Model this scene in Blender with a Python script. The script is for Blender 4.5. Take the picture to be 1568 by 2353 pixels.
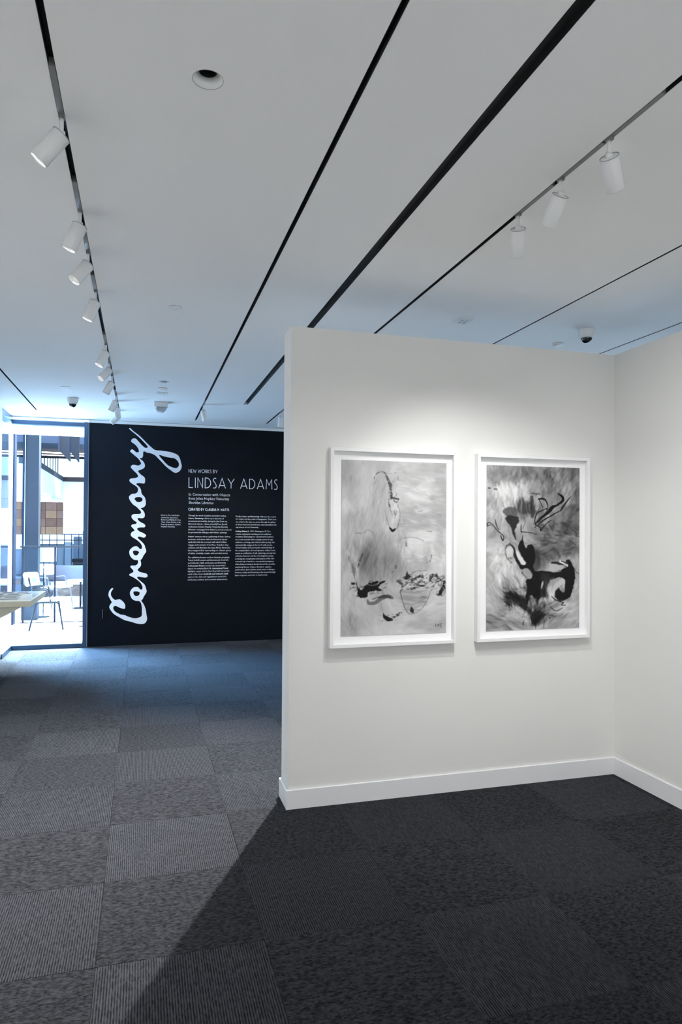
import bpy, bmesh, math, random
import numpy as np
from mathutils import Vector, Matrix

for o in list(bpy.data.objects):
    bpy.data.objects.remove(o)
S = bpy.context.scene
COL = S.collection

# ------------------------------------------------------------------ camera
H = 1.57
FPX, YAW, PITCH, ROLL, SHY = 1576.521549, 0.282636, 0.011321, 0.006239, 20.986
cy_, sy_ = math.cos(YAW), math.sin(YAW)
cp_, sp_ = math.cos(PITCH), math.sin(PITCH)
FW = Vector((sy_*cp_, cy_*cp_, sp_))
RT0 = Vector((cy_, -sy_, 0))
UP0 = RT0.cross(FW)
RT = RT0*math.cos(ROLL) + UP0*math.sin(ROLL)
UP = UP0*math.cos(ROLL) - RT0*math.sin(ROLL)
cam_d = bpy.data.cameras.new('camera')
cam = bpy.data.objects.new('camera', cam_d)
COL.objects.link(cam)
cam.matrix_world = Matrix(((RT.x, UP.x, -FW.x, 0), (RT.y, UP.y, -FW.y, 0), (RT.z, UP.z, -FW.z, H), (0, 0, 0, 1)))
cam_d.sensor_fit = 'VERTICAL'
cam_d.sensor_height = 36
cam_d.lens = FPX/2353*36
cam_d.shift_y = SHY/2353
cam_d.clip_start = 0.05
cam_d.clip_end = 200
S.camera = cam


def at(x, y, axis, v):
    """pixel of the 1568x2353 photograph -> point on the real plane axis=v"""
    d = FW + RT*((x-784)/FPX) - UP*((y-1176.5-SHY)/FPX)
    c = Vector((0, 0, H))
    return c + d*((v-c[axis])/d[axis])


# ------------------------------------------------------------------ world
W = bpy.data.worlds.new('world')
S.world = W
W.use_nodes = True
bg = W.node_tree.nodes['Background']
bg.inputs[0].default_value = (0.45, 0.72, 1.0, 1)
bg.inputs[1].default_value = 5

S.view_settings.view_transform = 'Standard'
S.view_settings.look = 'None'
S.view_settings.exposure = 0.0
S.view_settings.gamma = 1.0
S.view_settings.use_curve_mapping = False



def area(name, loc, size, d, power, col):
    ld = bpy.data.lights.new(name, 'AREA')
    ld.shape = 'RECTANGLE'
    ld.size, ld.size_y = size
    ld.energy = power
    ld.color = col
    o = bpy.data.objects.new(name, ld)
    COL.objects.link(o)
    o.location = loc
    o.rotation_euler = Vector(d).to_track_quat('-Z', 'Y').to_euler()


# added fill lamps, unseen: behind the viewer, and bluish right of the partition
area('light_rear_fill', (1.6, -3.0, 1.45), (6.2, 2.4), (0, 1, .60), 134, (.97, .99, 1))
area('light_right_fill', (5.45, 6.6, 1.4), (4.5, 2.2), (-1, 0, .1), 75, (.62, .82, 1))
# daylight falling through the atrium roof onto the floor outside and in through the corner glazing
area('light_atrium_roof', (-4.9, 12.5, 5.0), (4.2, 3.0), (4.0, -3.4, -4.4), 12000, (.27, .58, 1))
area('light_atrium_top', (-.9, 13.4, 6.0), (1.6, 1.2), (-.2, -4.1, -6.0), 15000, (.66, .84, 1))

# lamp strengths (watts), used by the spotlight builder
P_WALL, P_LEFT, P_FLOOR, P_REAR = 44, 66, 1800, 52

# main dimensions
HC = 2.989            # ceiling
YB = 9.586            # back wall plane
YW = 3.786            # partition front face
X0, XR = 0.80, 2.95   # partition left end, right wall
HW = 2.713            # partition height
XL = -1.61            # left wall / left glazing
XF = 5.6              # far right wall
YR = -3.2             # rear wall
TH = 0.19


# ------------------------------------------------------------------ materials
def mat(name, col, rough=0.6, metal=0.0, noise=0.0, scale=20, spec=0.5, bump=0.0, emit=None, es=0):
    m = bpy.data.materials.new(name)
    m.use_nodes = True
    nt = m.node_tree
    b = nt.nodes['Principled BSDF']
    b.inputs['Base Color'].default_value = (*col, 1)
    b.inputs['Roughness'].default_value = rough
    b.inputs['Metallic'].default_value = metal
    b.inputs['Specular IOR Level'].default_value = spec
    if noise or bump:
        tc = nt.nodes.new('ShaderNodeTexCoord')
        n = nt.nodes.new('ShaderNodeTexNoise')
        n.inputs['Scale'].default_value = scale
        n.inputs['Detail'].default_value = 4
        nt.links.new(tc.outputs['Object'], n.inputs['Vector'])
        if noise:
            r = nt.nodes.new('ShaderNodeMapRange')
            r.inputs[3].default_value = 1-noise
            r.inputs[4].default_value = 1+noise
            nt.links.new(n.outputs[0], r.inputs[0])
            mx = nt.nodes.new('ShaderNodeVectorMath')
            mx.operation = 'SCALE'
            mx.inputs[0].default_value = col
            nt.links.new(r.outputs[0], mx.inputs[3])
            nt.links.new(mx.outputs[0], b.inputs['Base Color'])
        if bump:
            bp = nt.nodes.new('ShaderNodeBump')
            bp.inputs['Strength'].default_value = bump
            bp.inputs['Distance'].default_value = 0.002
            nt.links.new(n.outputs[0], bp.inputs['Height'])
            nt.links.new(bp.outputs[0], b.inputs['Normal'])
    if emit:
        b.inputs['Emission Color'].default_value = (*emit, 1)
        b.inputs['Emission Strength'].default_value = es
    return m


M = {}
M['wall'] = mat('white_wall_paint', (0.78, 0.78, 0.765), 0.75, noise=0.01, scale=3, spec=0.2, bump=0.03)
M['ceiling'] = mat('ceiling_paint', (0.86, 0.86, 0.86), 0.8, noise=0.01, scale=3, spec=0.15)
M['base'] = mat('baseboard_paint', (0.80, 0.81, 0.83), 0.4, noise=0.01)
M['black'] = mat('black_wall_paint', (0.0008, 0.0026, 0.006), 0.55, noise=0.04, scale=2, spec=0.12)  # navy put into the black as a touch of window glare
M['vinyl'] = mat('white_vinyl', (0.82, 0.84, 0.88), 0.5, noise=0.01)
M['metal'] = mat('glare_blue_steel', (0.022, 0.05, 0.095), 0.33, 0.25, noise=0.04)  # frame steel tinted blue to stand in for window glare
M['edge'] = mat('bright_edge_trim', (0.35, 0.45, 0.6), 0.35, 0.3, noise=0.02)
M['slot'] = mat('black_slot', (0.006, 0.006, 0.007), 0.6, noise=0.05)
M['adapter'] = mat('grey_track_adapter', (0.16, 0.165, 0.17), 0.4, noise=0.03)
M['head'] = mat('white_lamp_enamel', (0.78, 0.79, 0.80), 0.35, noise=0.01)
M['seam'] = mat('grey_lamp_cap', (0.33, 0.34, 0.35), 0.4, noise=0.01)
M['lens'] = mat('lamp_lens', (0.9, 0.9, 0.9), 0.3, noise=0.01, emit=(1, .97, .92), es=6)
M['plate'] = mat('ceiling_fitting_white', (0.78, 0.79, 0.8), 0.4, noise=0.01)
M['plateline'] = mat('painted_gap_shade', (0.12, 0.13, 0.14), 0.6, noise=0.02)  # dark colour stands in for the shade line around ceiling fittings
M['blackgloss'] = mat('black_glossy_dome', (0.006, 0.006, 0.008), 0.08, noise=0.02)
M['darkcan'] = mat('black_lamp_can', (0.012, 0.013, 0.014), 0.5, noise=0.02)
M['frame'] = mat('white_frame_lacquer', (0.86, 0.86, 0.87), 0.35, noise=0.01)
M['mat'] = mat('white_mount_board', (0.90, 0.90, 0.91), 0.8, noise=0.01)
M['cream'] = mat('cream_laminate', (0.62, 0.59, 0.47), 0.5, noise=0.02)
M['paper'] = mat('paper_sheet', (0.62, 0.63, 0.64), 0.8, noise=0.05)
M['ink'] = mat('paper_print', (0.17, 0.17, 0.17), 0.8, noise=0.2, scale=60)
M['steel'] = mat('blue_grey_steel', (0.018, 0.019, 0.023), 0.8, spec=.05, noise=0.05, scale=3)
M['steel2'] = mat('blue_steel_darker', (0.008, 0.010, 0.018), 0.8, spec=.05, noise=0.05, scale=3)
M['outwhite'] = mat('white_plaster_outside', (0.75, 0.75, 0.78), 0.8, noise=0.01)
M['outfloor'] = mat('white_terrazzo', (0.8, 0.8, 0.8), 0.25, noise=0.02, scale=8)
M['fascia'] = mat('brown_fascia', (0.024, 0.016, 0.015), 0.8, spec=.05, noise=0.05)
M['dark'] = mat('dark_soffit', (0.007, 0.009, 0.015), 0.8, spec=.05, noise=0.05)
M['fin'] = mat('slate_fin', (0.006, 0.006, 0.008), 0.8, spec=.05, noise=0.05)
M['strip'] = mat('cove_light', (1, 1, 1), 0.5, noise=0.01, emit=(1, .93, .85), es=3)
M['seat'] = mat('white_chair_shell', (0.82, 0.80, 0.74), 0.5, noise=0.01)
M['tube'] = mat('grey_chair_tube', (0.005, 0.005, 0.007), 0.6, spec=.1, noise=0.02)
M['tube2'] = mat('mauve_chair_tube', (0.05, 0.03, 0.03), 0.4, noise=0.02)
M['pink'] = mat('mauve_upholstery', (0.30, 0.225, 0.23), 0.8, noise=0.1, scale=6)
M['blueuph'] = mat('blue_upholstery', (0.03, 0.034, 0.05), 0.8, noise=0.15, scale=6)
M['parapet'] = mat('shaded_parapet_white', (0.34, 0.34, 0.37), 0.8, noise=.02, spec=.05)  # plaster white greyed in the colour so the parapet reads as shaded
M['lowwall'] = mat('pale_low_wall', (0.15, 0.155, 0.18), 0.8, noise=.12, scale=2, spec=.05)
M['pale_a'] = mat('pale_grey_blue_panel', (0.16, 0.17, 0.20), 0.8, noise=0.1, scale=3, spec=.05)
M['pale_b'] = mat('grey_blue_panel', (0.08, 0.09, 0.12), 0.8, noise=0.1, scale=3, spec=.05)
M['outlet'] = mat('black_outlet_plastic', (0.002, 0.002, 0.003), 0.6, noise=0.02, spec=.1)


def wood(name, c1, c2, sc=(1, 1, 1)):
    m = bpy.data.materials.new(name)
    m.use_nodes = True
    nt = m.node_tree
    b = nt.nodes['Principled BSDF']
    tc = nt.nodes.new('ShaderNodeTexCoord')
    mp = nt.nodes.new('ShaderNodeMapping')
    mp.inputs['Scale'].default_value = sc
    n = nt.nodes.new('ShaderNodeTexNoise')
    n.inputs['Scale'].default_value = 12
    n.inputs['Detail'].default_value = 5
    r = nt.nodes.new('ShaderNodeValToRGB')
    r.color_ramp.elements[0].color = (*c1, 1)
    r.color_ramp.elements[1].color = (*c2, 1)
    r.color_ramp.elements[0].position = 0.35
    r.color_ramp.elements[1].position = 0.65
    nt.links.new(tc.outputs['Object'], mp.inputs[0])
    nt.links.new(mp.outputs[0], n.inputs['Vector'])
    nt.links.new(n.outputs[0], r.inputs[0])
    nt.links.new(r.outputs[0], b.inputs['Base Color'])
    b.inputs['Roughness'].default_value = 0.8
    b.inputs['Specular IOR Level'].default_value = 0.05
    return m


M['wood'] = [wood('wood_panel_tan', (.095, .050, .028), (.12, .065, .038), (6, 6, .5)),
             wood('wood_panel_brown', (.052, .026, .018), (.072, .037, .026), (6, 6, .5)),
             wood('wood_panel_rose', (.068, .036, .026), (.090, .048, .036), (6, 6, .5))]
M['counter'] = wood('wood_counter', (.05, .025, .02), (.11, .07, .05), (.6, 1, 5))


def glass(name, tint, refl=0.06):
    m = bpy.data.materials.new(name)
    m.use_nodes = True
    nt = m.node_tree
    nt.nodes.remove(nt.nodes['Principled BSDF'])
    out = nt.nodes['Material Output']
    t = nt.nodes.new('ShaderNodeBsdfTransparent')
    t.inputs[0].default_value = (*tint, 1)
    g = nt.nodes.new('ShaderNodeBsdfGlossy')
    g.inputs['Roughness'].default_value = 0.02
    f = nt.nodes.new('ShaderNodeFresnel')
    f.inputs[0].default_value = 1.3
    mx = nt.nodes.new('ShaderNodeMixShader')
    geo = nt.nodes.new('ShaderNodeNewGeometry')      # reflect on the entering face only
    fr = nt.nodes.new('ShaderNodeMath')
    fr.operation = 'SUBTRACT'
    fr.inputs[0].default_value = 1
    nt.links.new(geo.outputs['Backfacing'], fr.inputs[1])
    fm = nt.nodes.new('ShaderNodeMath')
    fm.operation = 'MULTIPLY'
    nt.links.new(fr.outputs[0], fm.inputs[0])
    nt.links.new(f.outputs[0], fm.inputs[1])
    nt.links.new(fm.outputs[0], mx.inputs[0])
    nt.links.new(t.outputs[0], mx.inputs[1])
    nt.links.new(g.outputs[0], mx.inputs[2])
    nt.links.new(mx.outputs[0], out.inputs[0])
    return m


M['glass'] = glass('clear_glass', (0.97, 0.985, 0.99))
M['glass2'] = glass('acrylic', (0.93, 0.94, 0.95))
M['railglass'] = glass('railing_glass', (0.86, 0.93, 0.98))


def carpet(name, dark, light, rib, fa, fb, sc1, sc2, bmp):
    """ribbed loop pile: ribs run along local Y, yarn flecks stretched along the rib"""
    m = bpy.data.materials.new(name)
    m.use_nodes = True
    nt = m.node_tree
    L = nt.links.new
    N = nt.nodes.new
    b = nt.nodes['Principled BSDF']
    b.inputs['Roughness'].default_value = 0.95
    b.inputs['Specular IOR Level'].default_value = 0.1
    tc = N('ShaderNodeTexCoord')
    oi = N('ShaderNodeObjectInfo')
    off = N('ShaderNodeVectorMath')
    off.operation = 'SCALE'
    off.inputs[0].default_value = (37, 91, 53)
    L(oi.outputs['Random'], off.inputs[3])
    sep = N('ShaderNodeSeparateXYZ')
    L(tc.outputs['Object'], sep.inputs[0])
    ph = N('ShaderNodeMath')
    ph.operation = 'MULTIPLY'
    ph.inputs[1].default_value = 2*math.pi/(0.6096/66)
    L(sep.outputs[0], ph.inputs[0])
    sn = N('ShaderNodeMath')
    sn.operation = 'SINE'
    L(ph.outputs[0], sn.inputs[0])
    # flecks
    mp = N('ShaderNodeMapping')
    mp.inputs['Scale'].default_value = (*sc1, 1)
    L(tc.outputs['Object'], mp.inputs[0])
    ad = N('ShaderNodeVectorMath')
    L(mp.outputs[0], ad.inputs[0])
    L(off.outputs[0], ad.inputs[1])
    n1 = N('ShaderNodeTexNoise')
    n1.inputs['Scale'].default_value = 1
    n1.inputs['Detail'].default_value = 2
    L(ad.outputs[0], n1.inputs['Vector'])
    mp2 = N('ShaderNodeMapping')
    mp2.inputs['Scale'].default_value = (*sc2, 1)
    L(tc.outputs['Object'], mp2.inputs[0])
    ad2 = N('ShaderNodeVectorMath')
    L(mp2.outputs[0], ad2.inputs[0])
    L(off.outputs[0], ad2.inputs[1])
    n2 = N('ShaderNodeTexNoise')
    n2.inputs['Scale'].default_value = 1
    n2.inputs['Detail'].default_value = 3
    L(ad2.outputs[0], n2.inputs['Vector'])

    def ma(op, a, c, v=None):
        q = N('ShaderNodeMath')
        q.operation = op
        if hasattr(a, 'default_value'):
            L(a, q.inputs[0])
        else:
            q.inputs[0].default_value = a
        if hasattr(c, 'default_value'):
            L(c, q.inputs[1])
        else:
            q.inputs[1].default_value = c
        return q.outputs[0]
    s1 = ma('MULTIPLY', sn.outputs[0], rib)
    f1 = ma('MULTIPLY', ma('SUBTRACT', n1.outputs[0], 0.5), fa)
    f2 = ma('MULTIPLY', ma('SUBTRACT', n2.outputs[0], 0.5), fb)
    tot = ma('ADD', ma('ADD', s1, f1), ma('ADD', f2, 0.5))
    r = N('ShaderNodeValToRGB')
    r.color_ramp.elements[0].color = (*dark, 1)
    r.color_ramp.elements[1].color = (*light, 1)
    L(tot, r.inputs[0])
    # slight tile to tile tone difference
    rr = N('ShaderNodeMapRange')
    rr.inputs[3].default_value = 0.90
    rr.inputs[4].default_value = 1.10
    L(oi.outputs['Random'], rr.inputs[0])
    sc = N('ShaderNodeVectorMath')
    sc.operation = 'SCALE'
    L(r.outputs[0], sc.inputs[0])
    L(rr.outputs[0], sc.inputs[3])
    L(sc.outputs[0], b.inputs['Base Color'])
    bp = N('ShaderNodeBump')
    bp.inputs['Strength'].default_value = bmp
    bp.inputs['Distance'].default_value = 0.002
    L(ma('ADD', s1, f1), bp.inputs['Height'])
    L(bp.outputs[0], b.inputs['Normal'])
    return m


M['carpet_a'] = carpet('carpet_ribbed', (0.0085, 0.009, 0.0112), (0.054, 0.056, 0.065), .42, 1.7, .6, (170, 44), (60, 30), .5)
M['carpet_b'] = carpet('carpet_mottled', (0.0075, 0.008, 0.0098), (0.042, 0.0435, 0.050), .05, 2.0, 2.3, (200, 75), (85, 44), .4)  # darker colour stands in for light crossing the ribs of turned tiles
M['under'] = mat('carpet_underlay', (0.02, 0.02, 0.022), 0.9, noise=0.1)


# ------------------------------------------------------------------ mesh helpers
def box(bm, x0, x1, y0, y1, z0, z1, bev=0):
    vs = [bm.verts.new((x, y, z)) for z in (z0, z1) for y in (y0, y1) for x in (x0, x1)]
    fs = []
    for q in ((0, 2, 3, 1), (4, 5, 7, 6), (0, 1, 5, 4), (2, 6, 7, 3), (0, 4, 6, 2), (1, 3, 7, 5)):
        fs.append(bm.faces.new([vs[i] for i in q]))
    if bev:
        es = {e for f in fs for e in f.edges}
        bmesh.ops.bevel(bm, geom=list(es), offset=bev, segments=1, affect='EDGES')
    return vs


def frame_of(d):
    d = Vector(d).normalized()
    a = Vector((0, 0, 1)) if abs(d.z) < 0.95 else Vector((1, 0, 0))
    u = d.cross(a).normalized()
    return u, d.cross(u).normalized()


def tube(bm, pts, r, n=8, caps=True):
    pts = [Vector(p) for p in pts]
    rings = []
    for i, p in enumerate(pts):
        d = (pts[min(i+1, len(pts)-1)] - pts[max(i-1, 0)])
        u, v = frame_of(d)
        if rings:
            pu = rings[-1][1]
            u = (pu - d.normalized()*pu.dot(d.normalized())).normalized()
            v = d.normalized().cross(u)
        rr = r[i] if isinstance(r, (list, tuple)) else r
        rings.append(([bm.verts.new(p + u*math.cos(2*math.pi*k/n)*rr + v*math.sin(2*math.pi*k/n)*rr) for k in range(n)], u))
    for a, b in zip(rings, rings[1:]):
        for k in range(n):
            bm.faces.new((a[0][k], a[0][(k+1) % n], b[0][(k+1) % n], b[0][k])).smooth = True
    if caps:
        bm.faces.new(rings[0][0][::-1])
        bm.faces.new(rings[-1][0])


def lathe(bm, prof, c, d=(0, 0, 1), n=28, smooth=True):
    """prof: list of (radius, distance along d)"""
    c = Vector(c)
    d = Vector(d).normalized()
    u, v = frame_of(d)
    rings = []
    for r, h in prof:
        if r < 1e-6:
            rings.append([bm.verts.new(c + d*h)])
        else:
            rings.append([bm.verts.new(c + d*h + u*math.cos(2*math.pi*k/n)*r + v*math.sin(2*math.pi*k/n)*r) for k in range(n)])
    for a, b in zip(rings, rings[1:]):
        for k in range(n):
            k2 = (k+1) % n
            q = [a[0]] if len(a) == 1 else [a[k], a[k2]]
            q += [b[0]] if len(b) == 1 else [b[k2], b[k]]
            if len(set(q)) > 2:
                f = bm.faces.new(q)
                f.smooth = smooth


def obj(name, bm, m, parent=None, loc=None, norm=True):
    me = bpy.data.meshes.new(name)
    if norm:
        bmesh.ops.recalc_face_normals(bm, faces=bm.faces)
    bm.to_mesh(me)
    bm.free()
    if m:
        me.materials.append(m)
    o = bpy.data.objects.new(name, me)
    COL.objects.link(o)
    if parent:
        o.parent = parent
    if loc:
        o.location = loc
    return o


def tag(o, label=None, cat=None, group=None, kind=None):
    for k, v in (('label', label), ('category', cat), ('group', group), ('kind', kind)):
        if v:
            o[k] = v
    return o


def thing(name, label, cat, loc=(0, 0, 0), group=None):
    o = bpy.data.objects.new(name, None)
    COL.objects.link(o)
    o.location = loc
    o.empty_display_size = 0.05
    return tag(o, label, cat, group)


def bx(name, m, parent, *a, bev=0):
    bm = bmesh.new()
    box(bm, *a, bev=bev)
    return obj(name, bm, m, parent)


def struct(name, m, boxes, parent=None):
    bm = bmesh.new()
    for b in boxes:
        box(bm, *b)
    o = obj(name, bm, m, parent)
    if not parent:
        o['kind'] = 'structure'
    return o


# ------------------------------------------------------------------ floor: carpet tiles on a slab
T = 0.6096
TX, TY = -0.1445, 3.2186
floor = struct('floor', M['under'], [(XL-.1, XF+.1, YR-.1, YB+.02, -0.10, -0.006)])
tile_cache = {}
i0, i1 = math.floor((XL-TX)/T), math.ceil((XF-TX)/T)
j0, j1 = math.floor((YR-TY)/T), math.ceil((YB-TY)/T)
rnd = random.Random(4)
for i in range(i0, i1):
    for j in range(j0, j1):
        x0, x1 = max(TX+i*T, XL), min(TX+(i+1)*T, XF)
        y0, y1 = max(TY+j*T, YR), min(TY+(j+1)*T, YB)
        if x1-x0 < .02 or y1-y0 < .02:
            continue
        ribbed = (i+j) % 2 == 0
        cx, cyy = TX+(i+.5)*T, TY+(j+.5)*T
        g = 0.0004
        a = (x0-cx+g, x1-cx-g, y0-cyy+g, y1-cyy-g)
        if not ribbed:      # turned a quarter
            a = (a[2], a[3], -a[1], -a[0])
        key = (ribbed,) + tuple(round(v, 4) for v in a)
        if key not in tile_cache:
            bm = bmesh.new()
            vs = box(bm, *a, -0.006, 0)
            top = [e for e in bm.edges if all(v.co.z > -1e-6 for v in e.verts)]
            bmesh.ops.bevel(bm, geom=top, offset=0.0012, segments=1, affect='EDGES')
            t = obj('carpet_tile', bm, M['carpet_a'] if ribbed else M['carpet_b'], floor)
            tile_cache[key] = t.data
        else:
            t = bpy.data.objects.new('carpet_tile', tile_cache[key])
            COL.objects.link(t)
            t.parent = floor
        t.location = (cx, cyy, rnd.choice((0, 0, .0002)))
        t.rotation_euler.z = 0 if ribbed else math.pi/2

# ------------------------------------------------------------------ ceiling with recessed slots
SLOTS = {  # x centre: (width, y end)
    -1.24: (.020, 9.01), -0.279: (.022, 9.163), 0.6675: (.022, 9.218), 1.129: (.052, 7.861),
    1.612: (.022, 9.214), 2.566: (.015, 9.2), 3.52: (.015, 9.2), 4.47: (.015, 9.2)}
YS = YR+.4
DL = (.188, 2.19)
bm = bmesh.new()
xs = [XL-.1]
for c in sorted(SLOTS):
    w, ye = SLOTS[c]
    if c == 0.6675:       # leave the opening of the recessed downlight
        box(bm, xs[-1], DL[0]-.055, YR-.1, YB+.25, HC, HC+.12)
        box(bm, DL[0]+.055, c-w/2, YR-.1, YB+.25, HC, HC+.12)
        box(bm, DL[0]-.055, DL[0]+.055, YR-.1, DL[1]-.055, HC, HC+.12)
        box(bm, DL[0]-.055, DL[0]+.055, DL[1]+.055, YB+.25, HC, HC+.12)
        box(bm, DL[0]-.055, DL[0]+.055, DL[1]-.055, DL[1]+.055, HC+.11, HC+.12)
        n_ = 40
        ro = []
        for k in range(n_):
            a = 2*math.pi*k/n_
            q = .055/max(abs(math.cos(a)), abs(math.sin(a)))
            ro.append((bm.verts.new((DL[0]+math.cos(a)*.0485, DL[1]+math.sin(a)*.0485, HC)), bm.verts.new((DL[0]+math.cos(a)*q, DL[1]+math.sin(a)*q, HC))))
        for k in range(n_):
            bm.faces.new((ro[k][0], ro[k][1], ro[(k+1) % n_][1], ro[(k+1) % n_][0]))
    else:
        box(bm, xs[-1], c-w/2, YR-.1, YB+.25, HC, HC+.12)
    box(bm, c-w/2, c+w/2, YR-.1, YS, HC, HC+.12)
    box(bm, c-w/2, c+w/2, ye, YB+.25, HC, HC+.12)
    box(bm, c-w/2, c+w/2, YS, ye, HC+.05, HC+.12)
    xs.append(c+w/2)
box(bm, xs[-1], XF+.1, YR-.1, YB+.25, HC, HC+.12)
ceiling = tag(obj('ceiling', bm, M['ceiling']), kind='structure')
for c in sorted(SLOTS):
    w, ye = SLOTS[c]
    bm = bmesh.new()
    e = .0005
    box(bm, c-w/2+e, c-w/2+.002, YS+e, ye-e, HC+.001, HC+.049)
    box(bm, c+w/2-.002, c+w/2-e, YS+e, ye-e, HC+.001, HC+.049)
    box(bm, c-w/2+.002, c+w/2-.002, YS+e, ye-e, HC+.028, HC+.049)
    obj('slot_channel', bm, M['slot'], ceiling)

# ------------------------------------------------------------------ walls
wall_back = struct('wall_back', M['black'], [(-.677, XF+.1, YB, YB+.2, 0, HC-.040)])
tag(struct('trim_1', M['ceiling'], [(-.677, XF, YB-.004, YB+.2, HC-.040, HC-.004)]), kind='structure')
struct('trim_2', M['plateline'], [(-.677, XF, YB-.003, YB+.2, HC-.004, HC)])
struct('trim_3', M['edge'], [(-.684, -.677, YB-.004, YB+.15, 0, HC-.036)])
struct('wall_left', M['wall'], [(XL-.15, XL, YR, 8.965, 0, HC)])
struct('wall_rear', M['wall'], [(XL-.15, XF+.1, YR-.15, YR, 0, HC)])
struct('wall_far', M['wall'], [(XF, XF+.15, YR, YB, 0, HC)])
struct('wall_center', M['wall'], [(X0, XR+TH, YW, YW+TH, 0, HW)])
struct('wall_right', M['wall'], [(XR, XR+TH, -1.2, YW, 0, HW)])


def baseboard(name, boxes):
    bm = bmesh.new()
    for b in boxes:
        box(bm, *b)
    top = [e for e in bm.edges if all(v.co.z > .1 for v in e.verts)]
    bmesh.ops.bevel(bm, geom=top, offset=.003, segments=1, affect='EDGES')
    o = obj(name, bm, M['base'])
    o['kind'] = 'structure'


BB = .108
baseboard('baseboard_center', [(X0-.012, XR, YW-.012, YW, 0, BB)])
baseboard('baseboard_end', [(X0-.012, X0, YW, YW+TH+.012, 0, BB)])
baseboard('baseboard_right', [(XR-.012, XR, -1.2, YW-.012, 0, BB)])
baseboard('baseboard_left', [(XL, XL+.012, YR, 8.95, 0, BB)])

# glazing at the back left corner
w1 = struct('window_1', M['metal'], [
    (-.735, -.684, YB-.03, YB+.10, 0, HC-.04),            # right mullion
    (XL, -.735, YB-.02, YB+.10, HC-.100, HC-.048),         # head
    (XL, -.735, YB-.03, YB+.10, 0, .055)])                 # sill
bx('pane', M['glass'], w1, XL+.005, -.736, YB+.03, YB+.04, .056, HC-.101)
w2 = struct('window_2', M['metal'], [
    (XL-.10, XL, 8.965, YB+.10, HC-.075, HC-.001),
    (XL-.10, XL+.03, 8.965, YB-.03, 0, .055)])
bx('pane', M['glass'], w2, XL-.045, XL-.035, 8.97, YB+.03, .056, HC-.076)
for k in range(4):   # louvre lines in the corner head
    bx('head_rib', M['edge'], w2, XL-.1, XL-.07, 9.0, 9.58, HC-.14-.028*k, HC-.128-.028*k)

# ------------------------------------------------------------------ track spotlights
HN = {'n': 0}


def spotlight(label, x, y, d, power, cone=62, blend=.5, group='track spotlights', aim=None, lens_on=True, soft=.014):
    t = thing('track_spotlight', label, 'spotlight', (x, y, HC), group)
    d = Vector(d).normalized()
    bm = bmesh.new()
    box(bm, -.0095, .0095, -.27, .015, -.002, .026)
    box(bm, -.0095, .0095, -.015, .012, -.010, -.002)
    obj('track_adapter', bm, M['adapter'], t)
    bm = bmesh.new()
    tube(bm, [(0, 0, -.006), (0, 0, -.06)], .0075, 10)
    lathe(bm, [(0, -.012), (.010, -.012), (.010, .012), (0, .012)], (0, 0, -.062), (1, 0, 0), 12)
    obj('stem', bm, M['head'], t)
    p = Vector((0, 0, -.066))
    R_, Ln = .033, .122
    bm = bmesh.new()
    lathe(bm, [(0, 0), (R_-.004, 0), (R_, .003), (R_, Ln-.002), (R_-.001, Ln), (R_-.004, Ln), (R_-.005, Ln-.035), (0, Ln-.036)], p, d)
    h = obj('housing', bm, M['head'], t)
    bm = bmesh.new()
    lathe(bm, [(R_+.0006, .0), (R_+.0012, .0015), (R_+.0006, .003), (R_-.002, .003)], p, d)
    obj('cap_seam', bm, M['seam'], h)
    bm = bmesh.new()
    lathe(bm, [(R_-.0045, Ln-.006), (R_-.0005, Ln+.0005), (R_+.0005, Ln-.002)], p, d)
    obj('bezel', bm, M['head'], h)
    bm = bmesh.new()
    lathe(bm, [(0, Ln-.033), (R_-.008, Ln-.033), (R_-.008, Ln-.0355)], p, d)
    obj('lens', bm, M['lens'] if lens_on else M['blackgloss'], h)
    if power:
        ld = bpy.data.lights.new('spotlight_beam', 'SPOT')
        ld.energy = power
        ld.spot_size = math.radians(cone)
        ld.spot_blend = blend
        ld.shadow_soft_size = soft
        ld.color = (1, .985, .96)
        lo = bpy.data.objects.new('spotlight_beam', ld)
        COL.objects.link(lo)
        lo.parent = t
        lo.location = p + d*(Ln-.030)
        ad = d if aim is None else (Vector(aim) - (Vector((x, y, HC)) + lo.location)).normalized()
        lo.rotation_euler = ad.to_track_quat('-Z', 'Y').to_euler()
    return t


TR1 = [(2.53, (-.604, .042, -.796), 'nearest and largest spotlight on the left track, tilted steeply left'),
       (3.268, (-.375, .006, -.927), 'second spotlight from the near end of the left track, bright rim showing'),
       (3.75, (-.521, -.28, -.806), 'third spotlight on the left track, its round open mouth facing the viewer'),
       (4.352, (-.369, -.07, -.927), 'fourth spotlight on the left track, alone below the open-mouthed one'),
       (5.59, (-.396, -.193, -.898), 'spotlight on the left track heading the far cluster, brightly glowing mouth'),
       (6.2, (-.569, -.378, -.73), 'small spotlight in the far cluster of the left track with ring mouth visible'),
       (6.72, (-.462, .108, -.88), 'spotlight in the far cluster just below the small ring-mouthed one'),
       (7.7, (-.42, .143, -.896), 'spotlight near the far end of the left track, left one of the overlapping pair'),
       (8.1, (.084, .168, -.982), 'upright spotlight near the far end of the left track, hanging straight down'),
       (8.75, (-.72, -.02, -.69), 'last spotlight of the left track, tilted flat left above the black wall')]
for k, (y, d, lab) in enumerate(TR1):
    spotlight(lab, -.279, y, d, P_LEFT if k not in (8,) else 110, cone=112, blend=1, group='spotlights on the left ceiling track', aim=None if k != 8 else (.0, YB, 1.2))
GR = 'spotlights on the track above the pictures'
spotlight('brightly lit white spotlight nearest the white partition', 1.612, 2.725, (.30, .541, -.757), P_WALL*1.85, cone=100, blend=1, group=GR, aim=(2.05, YW-.1, .15), soft=.005)
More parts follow.
